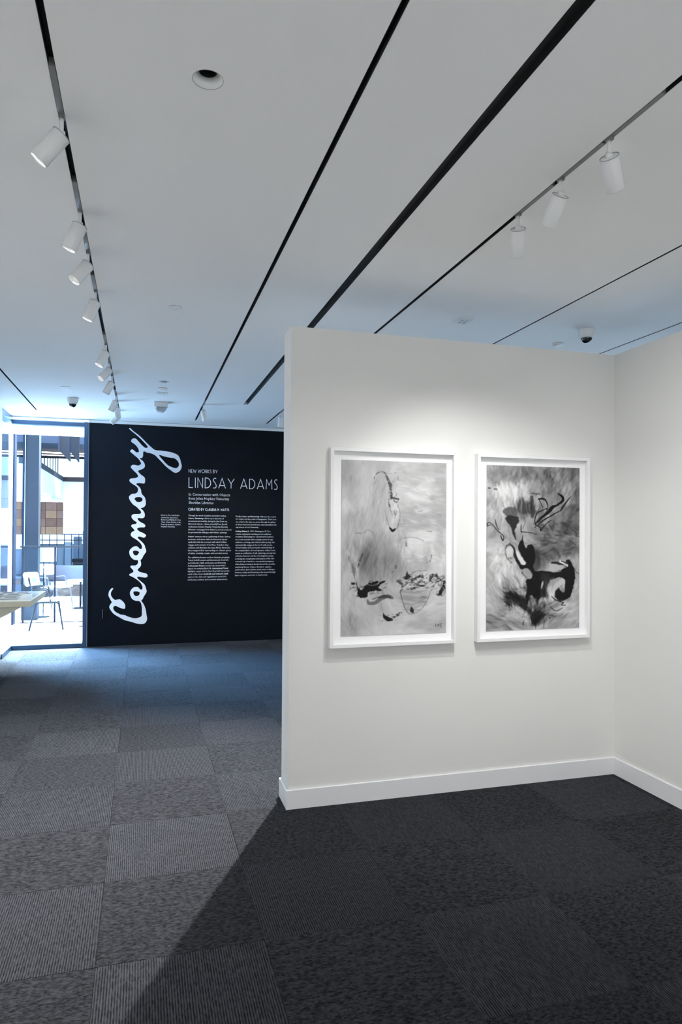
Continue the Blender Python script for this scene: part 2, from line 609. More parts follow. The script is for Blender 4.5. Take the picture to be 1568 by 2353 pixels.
spotlight('middle one of the three spotlights above the pictures, leaning left', 1.612, 2.40, (-.06, .67, -.74), P_WALL*1.0, cone=92, blend=1, group=GR, aim=(1.15, YW, .4), soft=.006)
spotlight('rightmost spotlight above the pictures, top one on its track', 1.612, 2.10, (.55, .45, -.70), P_WALL*1.5, cone=108, blend=.95, group=GR, aim=(XR, 2.95, .9))
spotlight('spotlight hanging alone near the end of the second track, before the black wall', .6675, 8.01, (.193, .247, -.95), 110, cone=85, blend=.8, group='lone spotlights', aim=(1.0, YB, 1.3))
spotlight('spotlight half hidden behind the top left edge of the white partition', 1.612, 8.2, (-.05, .188, -.973), 40, cone=80, blend=.8, group='lone spotlights', aim=(2.0, YB, 1.2))
# lamp behind the partition that throws the partition's long shadow on the carpet
spotlight('spotlight hidden behind the white partition lighting the left floor', 1.612, 5.52, (-.55, -.5, -.67), P_FLOOR, cone=88, blend=.9, group='lone spotlights', aim=(-.4, 4.0, 0), soft=.022)
# unseen lamps added on the same tracks behind the viewer to brighten the room
for k, (x, y, a) in enumerate(((-.279, 1.2, (XL, 1.0, 1.3)), (-.279, -.2, (XL, -.6, 1.3)), (-.279, -1.8, (-1.0, YR, 1.4)),
                               (.6675, -1.4, (.9, YR, 1.5)), (1.612, -.6, (XR, .2, 1.4)), (1.612, -1.8, (2.4, YR, 1.5)), (1.612, .8, (XR, 1.2, 1.5)))):
    dv = Vector(a) - Vector((x, y, HC-.1))
    spotlight('added unseen spotlight on the ceiling track behind the viewer', x, y, dv, P_REAR if k != 6 else 40, cone=85, blend=.9, group='added track spotlights behind the viewer')


# ------------------------------------------------------------------ ceiling fittings
def lathe_part(name, m, parent, prof, c=(0, 0, 0), d=(0, 0, -1), n=32, smooth=True):
    bm = bmesh.new()
    lathe(bm, prof, c, d, n, smooth)
    return obj(name, bm, m, parent)


t = thing('recessed_downlight', 'round recessed downlight with a black centre in the near ceiling', 'downlight', (.188, 2.19, HC))
lathe_part('trim_ring', M['seam'], t, [(.0485, -.0005), (.0490, .0008), (.0478, .0008), (.0474, -.0005)], n=40)
lathe_part('trim_cone', M['plate'], t, [(.0482, -.0002), (.0475, -.0002), (.028, -.025), (.0285, -.025)], n=40)
lathe_part('lamp_can', M['darkcan'], t, [(.028, -.025), (.028, -.07), (0, -.074), (0, -.076), (.034, -.076), (.034, -.025)], n=40)

t = thing('ceiling_disc', 'small round white ceiling cover alone in the middle of the ceiling', 'cover', (.194, 4.524, HC))
lathe_part('cover_plate', M['plate'], t, [(.040, .0015), (.040, .006), (.036, .009), (0, .010)])
lathe_part('painted_shadow_gap', M['plateline'], t, [(0, 0), (.041, 0), (.041, .0016), (0, .0016)])


def dome_camera(x, y, label, s=1.0):
    t = thing('dome_camera', label, 'security camera', (x, y, HC))
    t.scale = (s, s, s)
    lathe_part('mounting_ring', M['plate'], t, [(0, 0), (.060, 0), (.060, .006), (.058, .008)])
    lathe_part('camera_housing', M['plate'], t, [(.060, .006), (.060, .02), (.056, .042), (.046, .060), (.038, .064)])
    dm = lathe_part('dark_dome', M['blackgloss'], t, [(.040, .056), (.0385, .070), (.033, .084), (.024, .094), (.012, .0995), (0, .101)])
    lathe_part('dome_rim', M['seam'], t, [(.0385, .062), (.0425, .064), (.0405, .067), (.038, .066)])


dome_camera(-.744, 8.06, 'white dome security camera with black eye, above the window', 1.0)
dome_camera(3.009, 4.16, 'white dome security camera with black eye, over the partition corner', .95)


def disc(x, y, r, label):
    t = thing('ceiling_disc', label, 'cover', (x, y, HC))
    lathe_part('cover_plate', M['plate'], t, [(r, .0015), (r, .007), (r*.9, .012), (0, .014)])
    lathe_part('painted_shadow_gap', M['plateline'], t, [(0, 0), (r*1.02, 0), (r*1.02, .0016), (0, .0016)])


disc(.19, 7.198, .045, 'thin round ceiling cover, second in the row leading to the smoke detector')
disc(.202, 8.662, .045, 'thin round ceiling cover behind the smoke detector near the black wall')
disc(3.032, 4.542, .040, 'small round ceiling cover left of the right dome camera')
t = thing('recessed_downlight', 'small recessed downlight first in the row before the smoke detector', 'downlight', (.19, 6.869, HC))
lathe_part('trim_cone', M['plate'], t, [(.055, 0), (.055, .002), (.050, .003), (.036, 0)])
lathe_part('lamp_can', M['seam'], t, [(0, .0004), (.037, .0004), (.037, 0)])


def vent(x, y, w, l, label):
    t = thing('ceiling_plate', label, 'cover', (x, y, HC))
    bx('cover_plate', M['plate'], t, -w/2, w/2, -l/2, l/2, -.008, 0, bev=.0015)
    for a in (-1, 1):
        for b in (-1, 1):
            bx('opening', M['seam'], t, a*w*.17-w*.06, a*w*.17+w*.06, b*l*.17-l*.06, b*l*.17+l*.06, -.0086, -.0079)


vent(-.755, 7.454, .09, .12, 'small square white ceiling plate beyond the left dome camera')
vent(.189, 7.452, .11, .11, 'square white ceiling plate just before the smoke detector')
vent(2.081, 4.223, .10, .12, 'rounded white ceiling plate above the middle of the partition')

t = thing('smoke_detector', 'white box smoke alarm with clear strobe hanging under the far ceiling', 'smoke alarm', (.195, 8.03, HC))
bx('alarm_base', M['plate'], t, -.075, .075, -.06, .06, -.055, 0, bev=.004)
bm = bmesh.new()
box(bm, -.055, .055, -.05, .05, -.092, -.056, bev=.012)
obj('strobe_lens', bm, mat('clear_strobe', (.45, .5, .55), .1, noise=.2, scale=80), t)
for k in range(6):
    bx('lens_rib', M['seam'], t, -.045+k*.016, -.039+k*.016, -.0515, -.0505, -.088, -.062)


# ------------------------------------------------------------------ vinyl lettering on the black wall
def spl(pts, sc, ox, oy):
    out = []
    for x, y in pts:
        p = at(ox+x/sc, oy+y/sc, 1, YB)
        out.append((p.x, p.z))
    return out


def curve_mesh(loops, name, m, parent=None, yoff=0, res=3, ext=.0008, y=YB):
    cu = bpy.data.curves.new(name, 'CURVE')
    cu.dimensions = '2D'
    cu.fill_mode = 'BOTH'
    cu.extrude = ext
    cu.resolution_u = res
    for lp in loops:
        s = cu.splines.new('BEZIER')
        s.bezier_points.add(len(lp)-1)
        for bp_, (x, z) in zip(s.bezier_points, lp):
            bp_.co = (x, z, 0)
            bp_.handle_left_type = bp_.handle_right_type = 'AUTO'
        s.use_cyclic_u = True
    tmp = bpy.data.objects.new('tmp', cu)
    COL.objects.link(tmp)
    dg = bpy.context.evaluated_depsgraph_get()
    dg.update()
    me = bpy.data.meshes.new_from_object(tmp.evaluated_get(dg))
    bpy.data.objects.remove(tmp)
    for v in me.vertices:
        v.co = Vector((v.co.x, y-ext-.0002-yoff+v.co.z, v.co.y))
    me.materials.clear()
    me.materials.append(m)
    me.flip_normals()
    return me


A_ = (6.533, 190, 960)
B_ = (13.07, 280, 1120)
C_ = (12.06, 230, 1280)
pa = [(700, 155), (718, 158), (740, 180), (800, 228), (860, 275), (930, 345), (985, 400), (1040, 450), (1090, 485), (1160, 492), (1220, 500), (1290, 510), (1330, 517), (1380, 535), (1420, 553), (1445, 580), (1465, 625), (1478, 680), (1488, 720), (1480, 765), (1460, 795), (1425, 820), (1400, 826), (1375, 822), (1330, 792), (1280, 755), (1235, 715), (1185, 660), (1140, 615), (1090, 565), (1050, 543), (1010, 530), (970, 525), (935, 507), (915, 508), (908, 530), (908, 560), (900, 590), (885, 605), (860, 607), (895, 640), (925, 680), (935, 715), (928, 745), (905, 765), (870, 780), (835, 800), (850, 828), (885, 860), (925, 892), (936, 915), (935, 965), (925, 985), (900, 985), (850, 980), (815, 985), (805, 993), (830, 1020), (860, 1050), (877, 1085), (882, 1130), (895, 1155), (905, 1170), (720, 1170), (728, 1155), (745, 1145), (790, 1140), (820, 1120), (832, 1090), (828, 1055), (800, 1025), (760, 1000), (720, 970), (705, 950), (707, 925), (725, 912), (770, 907), (810, 900), (833, 880), (825, 855), (795, 820), (745, 770), (725, 745), (728, 725), (750, 708), (785, 708), (830, 717), (865, 705), (877, 690), (870, 665), (845, 625), (820, 598), (780, 565), (740, 530), (716, 508), (720, 490), (745, 475), (765, 485), (800, 515), (825, 520), (842, 512), (845, 490), (830, 455), (800, 415), (765, 385), (735, 365), (728, 345), (740, 322), (765, 310), (800, 315), (825, 340), (870, 390), (910, 430), (945, 452), (970, 450), (978, 440), (960, 410), (910, 355), (850, 295), (780, 235), (725, 190), (705, 172), (698, 163)]
pah = [(1150, 563), (1155, 558), (1200, 572), (1260, 588), (1330, 600), (1375, 607), (1415, 635), (1440, 670), (1447, 705), (1435, 735), (1405, 757), (1370, 752), (1330, 738), (1285, 715), (1245, 680), (1200, 630), (1165, 590)]
pb = [(510, 150), (585, 150), (600, 195), (640, 240), (680, 285), (705, 340), (718, 400), (722, 450), (718, 510), (695, 560), (650, 600), (575, 622), (570, 628), (600, 655), (650, 710), (680, 765), (692, 820), (688, 870), (665, 905), (620, 925), (560, 922), (500, 918), (475, 935), (480, 955), (510, 1000), (570, 1045), (640, 1080), (685, 1110), (706, 1150), (700, 1180), (670, 1198), (610, 1198), (540, 1203), (480, 1220), (462, 1245), (480, 1275), (530, 1322), (600, 1352), (660, 1380), (705, 1412), (728, 1442), (712, 1475), (670, 1508), (630, 1502), (570, 1482), (500, 1480), (475, 1492), (485, 1520), (540, 1580), (600, 1630), (650, 1685), (685, 1740), (705, 1810), (732, 1890), (728, 1935), (700, 1980), (650, 2050), (615, 2125), (580, 2165), (553, 2185), (568, 2230), (500, 2230), (492, 2215), (480, 2188), (420, 2182), (350, 2160), (290, 2110), (245, 2040), (225, 1960), (235, 1895), (280, 1835), (330, 1795), (390, 1768), (450, 1768), (490, 1790), (520, 1825), (560, 1852), (590, 1845), (608, 1810), (605, 1760), (570, 1690), (500, 1615), (420, 1555), (330, 1500), (280, 1455), (270, 1410), (285, 1365), (330, 1325), (383, 1295), (370, 1270), (320, 1210), (283, 1165), (295, 1130), (340, 1108), (410, 1098), (445, 1075), (450, 1055), (420, 1025), (360, 985), (310, 925), (290, 880), (300, 840), (340, 808), (400, 800), (520, 798), (560, 785), (582, 750), (565, 710), (510, 650), (440, 580), (350, 520), (280, 440), (235, 365), (215, 295), (235, 255), (290, 205), (330, 192), (400, 188), (450, 165)]
pbh1 = [(385, 350), (395, 320), (430, 298), (490, 290), (555, 292), (600, 315), (625, 350), (620, 385), (590, 420), (545, 440), (490, 442), (450, 430), (410, 390)]
pbh2 = [(335, 1945), (340, 1915), (370, 1900), (430, 1898), (480, 1910), (515, 1935), (520, 1955), (500, 1990), (470, 2030), (430, 2042), (385, 2035), (355, 2005), (342, 1975)]
pc = [(1060, 100), (1118, 90), (1130, 130), (1138, 190), (1130, 240), (1105, 280), (1065, 320), (1042, 350), (1060, 380), (1100, 412), (1160, 428), (1220, 443), (1280, 460), (1305, 480), (1318, 512), (1310, 545), (1280, 562), (1245, 570), (1200, 562), (1140, 555), (1080, 543), (1045, 545), (1032, 560), (1040, 590), (1080, 630), (1150, 690), (1210, 740), (1245, 785), (1265, 840), (1280, 890), (1293, 940), (1280, 990), (1250, 1040), (1210, 1100), (1185, 1160), (1145, 1210), (1180, 1260), (1215, 1320), (1245, 1390), (1268, 1460), (1280, 1540), (1292, 1620), (1305, 1700), (1298, 1750), (1275, 1800), (1235, 1835), (1190, 1852), (1120, 1855), (1040, 1845), (950, 1822), (850, 1790), (760, 1768), (690, 1750), (610, 1712), (520, 1660), (440, 1615), (370, 1565), (310, 1490), (270, 1430), (256, 1390), (275, 1330), (310, 1275), (328, 1250), (310, 1220), (265, 1135), (235, 1070), (238, 1010), (255, 945), (290, 895), (330, 862), (360, 862), (365, 875), (340, 915), (310, 970), (300, 1020), (305, 1060), (330, 1110), (375, 1160), (420, 1188), (480, 1178), (545, 1170), (590, 1195), (640, 1240), (680, 1295), (698, 1345), (697, 1400), (685, 1430), (660, 1432), (600, 1422), (540, 1400), (480, 1370), (430, 1352), (395, 1360), (368, 1390), (365, 1425), (385, 1470), (430, 1520), (500, 1560), (580, 1595), (640, 1602), (700, 1615), (760, 1645), (830, 1668), (900, 1688), (970, 1697), (1030, 1690), (1090, 1672), (1130, 1655), (1158, 1610), (1160, 1550), (1162, 1450), (1160, 1400), (1145, 1310), (1130, 1265), (1105, 1235), (1075, 1215), (1020, 1213), (950, 1200), (890, 1160), (850, 1090), (828, 1000), (845, 940), (890, 875), (950, 835), (1000, 830), (1045, 832), (1075, 855), (1105, 890), (1140, 903), (1165, 890), (1180, 850), (1170, 800), (1140, 740), (1080, 670), (1000, 610), (920, 560), (850, 525), (812, 505), (812, 485), (850, 455), (905, 425), (928, 400), (920, 370), (890, 330), (850, 290), (843, 265), (860, 240), (900, 235), (970, 235), (1020, 210), (1050, 170), (1058, 120)]
pch = [(925, 980), (935, 958), (990, 948), (1050, 955), (1090, 975), (1100, 1005), (1085, 1045), (1050, 1075), (1005, 1083), (965, 1070), (935, 1035)]
bm = bmesh.new()
for q, lp in enumerate(([spl(pa, *A_), spl(pah, *A_)], [spl(pb, *B_), spl(pbh1, *B_), spl(pbh2, *B_)], [spl(pc, *C_), spl(pch, *C_)])):
    me = curve_mesh(lp, 'w', M['vinyl'], yoff=q*.0001)
    bm.from_mesh(me)
    bpy.data.meshes.remove(me)
o = obj('script_lettering', bm, M['vinyl'], norm=False)
tag(o, 'huge white handwritten word running up the black wall', 'lettering')

# --- thin art deco capitals drawn as strokes
def arc(cx, cy, rx, ry, a0, a1, n=10):
    return [(cx+rx*math.cos(math.radians(a0+(a1-a0)*k/n)), cy+ry*math.sin(math.radians(a0+(a1-a0)*k/n))) for k in range(n+1)]


GL = {
    'L': (.42, [[(0, 1), (0, 0), (.42, 0)]]),
    'I': (.0, [[(0, 1), (0, 0)]]),
    'N': (.52, [[(0, 0), (0, 1), (.52, 0), (.52, 1)]]),
    'D': (.60, [[(0, 0), (0, 1), (.12, 1)] + arc(.12, .5, .48, .5, 90, -90, 14) + [(0, 0)]]),
    'S': (.34, [[(.33, .95)] + arc(.20, .80, .17, .20, 70, 235, 8) + [(.17, .58), (.27, .44)] + arc(.16, .22, .18, .22, 40, -110, 8) + [(.0, .02)]]),
    'A': (.74, [[(0, 0), (.37, 1), (.74, 0)], [(.10, .27), (.64, .27)]]),
    'Y': (.70, [[(0, 1), (.35, .48), (.70, 1)], [(.35, .48), (.35, 0)]]),
    'M': (.66, [[(0, 0), (.04, 1), (.33, .42), (.62, 1), (.66, 0)]]),
    'E': (.36, [[(.36, 1), (0, 1), (0, 0), (.36, 0)], [(0, .34), (.32, .34)]]),
    'W': (.86, [[(0, 1), (.20, 0), (.43, .8), (.66, 0), (.86, 1)]]),
    'O': (.86, [arc(.43, .5, .43, .5, 0, 360, 20)]),
    'R': (.44, [[(0, 0), (0, 1), (.16, 1)] + arc(.16, .68, .26, .32, 90, -90, 8) + [(0, .36)], [(.18, .36), (.44, 0)]]),
    'K': (.46, [[(0, 0), (0, 1)], [(.42, 1), (.02, .36), (.46, 0)]]),
    'B': (.42, [[(0, 0), (0, 1), (.14, 1)] + arc(.14, .80, .17, .20, 90, -90, 6) + [(.18, .60)] + arc(.18, .30, .24, .30, 90, -90, 8) + [(0, 0)], [(0, .6), (.16, .6)]]),
    'C': (.62, [arc(.46, .5, .46, .5, 62, 298, 14)]),
    'U': (.54, [[(0, 1), (0, .28)] + arc(.27, .27, .27, .27, 180, 360, 10) + [(.54, 1)]]),
    'T': (.50, [[(0, 1), (.5, 1)], [(.25, 1), (.25, 0)]]),
    '.': (.03, [[(0, .0), (.03, .04)]]),
}


def strokes_text(bm, txt, x, z, h, width, wd, gap=.24, space=.36):
    adv = sum((space if c == ' ' else GL[c][0]+gap) for c in txt) - gap
    sx = width/adv
    px = x
    big = bm is None
    for c in txt:
        if c == ' ':
            px += space*sx
            continue
        if big:
            bm = bmesh.new()
        w, sts = GL[c]
        for si, st in enumerate(sts):
            pts = [(px+a*sx, z+b*h) for a, b in st]
            pts = [p for k, p in enumerate(pts) if k == 0 or math.hypot(p[0]-pts[k-1][0], p[1]-pts[k-1][1]) > wd*.25]
            shut = math.hypot(pts[0][0]-pts[-1][0], pts[0][1]-pts[-1][1]) < wd*.3
            if shut:
                pts = pts[:-1]
            n_ = len(pts)
            row = []
            for k, p in enumerate(pts):
                pa_ = pts[k-1] if (k or shut) else p
                pn_ = pts[(k+1) % n_] if (k < n_-1 or shut) else p
                def un(a_, b_):
                    L_ = math.hypot(b_[0]-a_[0], b_[1]-a_[1])
                    return ((b_[0]-a_[0])/L_, (b_[1]-a_[1])/L_) if L_ > 1e-9 else None
                d0, d1 = un(pa_, p), un(p, pn_)
                d0, d1 = d0 or d1, d1 or d0
                mx_, mz_ = -(d0[1]+d1[1]), d0[0]+d1[0]
                L_ = math.hypot(mx_, mz_) or 1
                mx_, mz_ = mx_/L_, mz_/L_
                c_ = max(.38, abs(mx_*-d0[1]+mz_*d0[0]))
                r_ = wd/2/c_
                yy = YB-.0012-.0005*si
                row.append((bm.verts.new((p[0]+mx_*r_, yy, p[1]+mz_*r_)), bm.verts.new((p[0]-mx_*r_, yy, p[1]-mz_*r_))))
            for k in range(n_ if shut else n_-1):
                A1, B1 = row[k], row[(k+1) % n_]
                bm.faces.new((A1[0], A1[1], B1[1], B1[0]))
        px += (w+gap)*sx
        if big:
            obj('letter', bm, M['vinyl'], head, norm=False)


Q = (6.031, 400, 1040)


def qp(x, y):
    return at(Q[1]+x/Q[0], Q[2]+y/Q[0], 1, YB)


def cap_line(txt, x0, yt, yb, x1, wd, **kw):
    a, b, c = qp(x0, yt), qp(x0, yb), qp(x1, yb)
    if wd > .008:
        return strokes_text(None, txt, a.x, b.z, a.z-b.z, c.x-a.x, wd, **kw)
    bm = bmesh.new()
    strokes_text(bm, txt, a.x, b.z, a.z-b.z, c.x-a.x, wd, **kw)
    return tag(obj('heading_line', bm, M['vinyl'], head, norm=False), kind='stuff')


head = thing('heading_lettering', 'thin white capital letters forming the title beside the script word', 'lettering', (0, 0, 0))
cap_line('NEW WORKS BY', 205, 230, 275, 605, .0048)
cap_line('LINDSAY ADAMS', 208, 345, 484, 1432, .0085, gap=.26, space=.42)
cap_line('CURATED BY CLAUDIA M. WATTS', 201, 770, 801, 762, .0042, gap=.26)


def text_mesh(txt, bold=False, res=1):
    cu = bpy.data.curves.new('t', 'FONT')
    cu.body = txt
    cu.size = 1
    cu.resolution_u = res
    cu.offset = .012 if bold else -.004
    tmp = bpy.data.objects.new('tmp', cu)
    COL.objects.link(tmp)
    dg = bpy.context.evaluated_depsgraph_get()
    dg.update()
    me = bpy.data.meshes.new_from_object(tmp.evaluated_get(dg))
    bpy.data.objects.remove(tmp)
    return me


def text_line(bm, segs, x0, z, x1, xh):
    """segs: [(text, bold)]; xh: metres of font size vertically; stretched to end at x1"""
    metas = []
    pen = 0
    for s_, b in segs:
        me = text_mesh(s_, b)
        if not me.vertices:
            pen += .28
            continue
        xsv = [v.co.x for v in me.vertices]
        lead = .0 if not s_.startswith(' ') else 0
        metas.append((me, pen))
        pen += max(xsv) + (.28 if True else 0)
    tot = pen - .28
    sx = (x1-x0)/tot
    for me, p in metas:
        n0 = len(bm.verts)
        for v in me.vertices:
            v.co = Vector((x0+(v.co.x+p)*sx, YB-.0012, z+v.co.y*xh))
        bm.from_mesh(me)
        bpy.data.meshes.remove(me)


def text_obj(name, lines, parent, ymul, size, qfun):
    bm = bmesh.new()
    for segs, x0, x1, y in lines:
        if isinstance(segs, str):
            segs = [(segs, False)]
        a, c = qfun(x0, y), qfun(x1, y)
        text_line(bm, segs, a.x, a.z, c.x, size)
    bmesh.ops.triangulate(bm, faces=bm.faces)
    for f in bm.faces:
        f.normal_update()
        if f.normal.y > 0:
            f.normal_flip()
    return tag(obj(name, bm, M['vinyl'], parent, norm=False), kind='stuff' if parent else None)


text_obj('subtitle_line', [('In Conversation with Objects', 203, 776, 595), ('from Johns Hopkins University', 203, 763, 652), ('Sheridan Libraries', 203, 546, 710)], head, 1, .054, qp)

L1 = ["Through the work of painter and writer Lindsay",
      [("Adams,", 0), ("Ceremony", 1), ("reflects upon histories of", 0)],
      "movement and mobility during the Jim Crow era.", "Historical objects\u2014drawn primarily from Special",
      "Collections at Johns Hopkins University Sheridan", "Libraries\u2014and pages from Adams' personal notebook",
      "are presented in dialogue with Adams' paintings.",
      "Adams' canvases act as a gathering of ideas, desires,", "moments, and values while the historical objects",
      "symbolize both the concepts with which Adams", "engages and remnants of real lives. Together, they",
      "celebrate and illuminate the ways African Americans", "have navigated their surroundings to cultivate spaces",
      "of safety, creativity, respite, and economic access.",
      "The exhibition focuses on three thematic groupings:", "Travel, both Domestic and International, Social Life",
      "and Collective Uplift, and Leisure and Interiority.", [("As", 0), ("Domestic Travel", 1), ("considers the automobile's", 0)],
      [("impact on everyday Black life,", 0), ("International Travel", 1)], "highlights expats and the lives they built beyond the",
      [("reach of Jim Crow.", 0), ("Social Life and Collective Uplift", 1)], "explores the clubs and organizations created for",
      "intellectual, political, and economic advancement."]
Y1 = [872, 911, 950, 989, 1028, 1067, 1106, 1164, 1203, 1241, 1280, 1319, 1357, 1396, 1454, 1492, 1531, 1570, 1608, 1646, 1685, 1724, 1763]
E1 = [722, 690, 740, 736, 745, 797, 737, 785, 736, 730, 755, 780, 790, 748, 770, 755, 722, 713, 750, 770, 752, 727, 742]
L2 = [[("Finally,", 0), ("Leisure and Interiority", 1), ("addresses the search", 0)], "for respite and the power of imagination. There is no",
      "set order to the way one moves through the gallery,", "as these interconnected themes exist naturally in the", "experience of one's humanity.",
      [("Lindsay Adams", 1), ("(b. 1990, Washington, D.C.) is", 0)], "a writer and painter working across traditional",
      "mediums. Employing her educational foundation", "as a social scientist with a background in foreign", "relations, sociology, and cultural anthropology, she",
      "systematically engages in her work with precise", "critical analysis and a perceptive understanding of", "the complex fabric of social dynamics. Adams' work",
      "serves as a reflection of self, exploring personal and", "collective histories and the role imagination plays", "in mining the complexities and nuances of life. Her",
      "current body of work is a conceptual investigation", "of the balance between the known and the possible,", "examining themes of place, liberation, expanse,",
      "and freedom. Each intuitive mark invites a dialogue", "between reality and dreaming as she moves through", "layers of gesture and color to build worlds."]
Y2 = [884, 921, 960, 997, 1034, 1090, 1129, 1166, 1205, 1243, 1281, 1318, 1357, 1395, 1433, 1472, 1510, 1548, 1587, 1624, 1662, 1701]
E2 = [1412, 1418, 1410, 1422, 1175, 1337, 1345, 1380, 1372, 1395, 1362, 1390, 1405, 1405, 1378, 1390, 1385, 1403, 1352, 1395, 1403, 1297]
body = thing('body_lettering', 'two columns of small white text below the heading on the black wall', 'lettering', (0, 0, 0))
text_obj('text_column', [(l, 199-9*(y-872)/890, e, y+9) for l, y, e in zip(L1, Y1, E1)], body, 1, .0295, qp)
text_obj('text_column', [(l, 857-12*(y-884)/820, e, y+9) for l, y, e in zip(L2, Y2, E2)], body, 1, .0295, qp)


def q2(x, y):
    return at(190+x/4.4417, 960+y/4.4396, 1, YB)


L3 = ["Listen to the soundscape", "curated by Sean Jones,", "Richard and Elizabeth Case", "Chair of Jazz Studies at the", "Peabody Institute of Johns", "Hopkins University."]
side = text_obj('side_lettering', [(l, 800, e, y+6) for l, y, e in zip(L3, [993, 1018, 1041, 1064, 1088, 1111], [988, 972, 1002, 1003, 999, 943])], None, 1, .0275, q2)
tag(side, 'small white text block between the script word and the two text columns', 'lettering')

# outlet
t = thing('wall_outlet', 'black power outlet low on the black wall left of the script word', 'outlet', (-.449, YB, .43))
bx('outlet_plate', M['outlet'], t, -.036, .036, -.008, -.0002, -.058, .058, bev=.002)
for s in (-1, 1):
    bx('socket', M['outlet'], t, -.016, .016, -.0095, -.008, s*.026-.014, s*.026+.014)
bx('plate_edge', M['edge'], t, -.0385, -.0362, -.006, -.0002, -.058, .058)


# ------------------------------------------------------------------ the two framed works
def fbm(shape, fx, fy, seed, octv=4):
    r = np.random.RandomState(seed)
    h, w = shape
    out = np.zeros(shape)
    amp = 1
    tot = 0
    for o in range(octv):
        gx, gy = max(2, int(fx*2**o))+2, max(2, int(fy*2**o))+2
        g = r.rand(gy, gx)
        yy = np.linspace(0, gy-2.001, h)
        xx = np.linspace(0, gx-2.001, w)
        yi, xi = yy.astype(int), xx.astype(int)
        fy_, fx_ = yy-yi, xx-xi
        fy_, fx_ = fy_*fy_*(3-2*fy_), fx_*fx_*(3-2*fx_)
        a = g[yi][:, xi]
        b = g[yi][:, xi+1]
        c = g[yi+1][:, xi]
        d = g[yi+1][:, xi+1]
        v = (a*(1-fx_)+b*fx_)*(1-fy_)[:, None] + (c*(1-fx_)+d*fx_)*fy_[:, None]
        out += v*amp
        tot += amp
        amp *= .55
    return out/tot - .5


def smooth(pts, closed=False, n=5):
    """Catmull-Rom through the points"""
    P = [np.array(p, float) for p in pts]
    if len(P) < 3:
        return pts
    m = len(P)
    out = []
    for k in range(m if closed else m-1):
        p0 = P[(k-1) % m] if (closed or k > 0) else P[k]
        p1, p2 = P[k], P[(k+1) % m]
        p3 = P[(k+2) % m] if (closed or k+2 < m) else p2
        for q in range(n):
            t = q/n
            out.append(tuple(.5*((2*p1)+(p2-p0)*t+(2*p0-5*p1+4*p2-p3)*t*t+(3*p1-p0-3*p2+p3)*t**3)))
    if not closed:
        out.append(tuple(P[-1]))
    return out


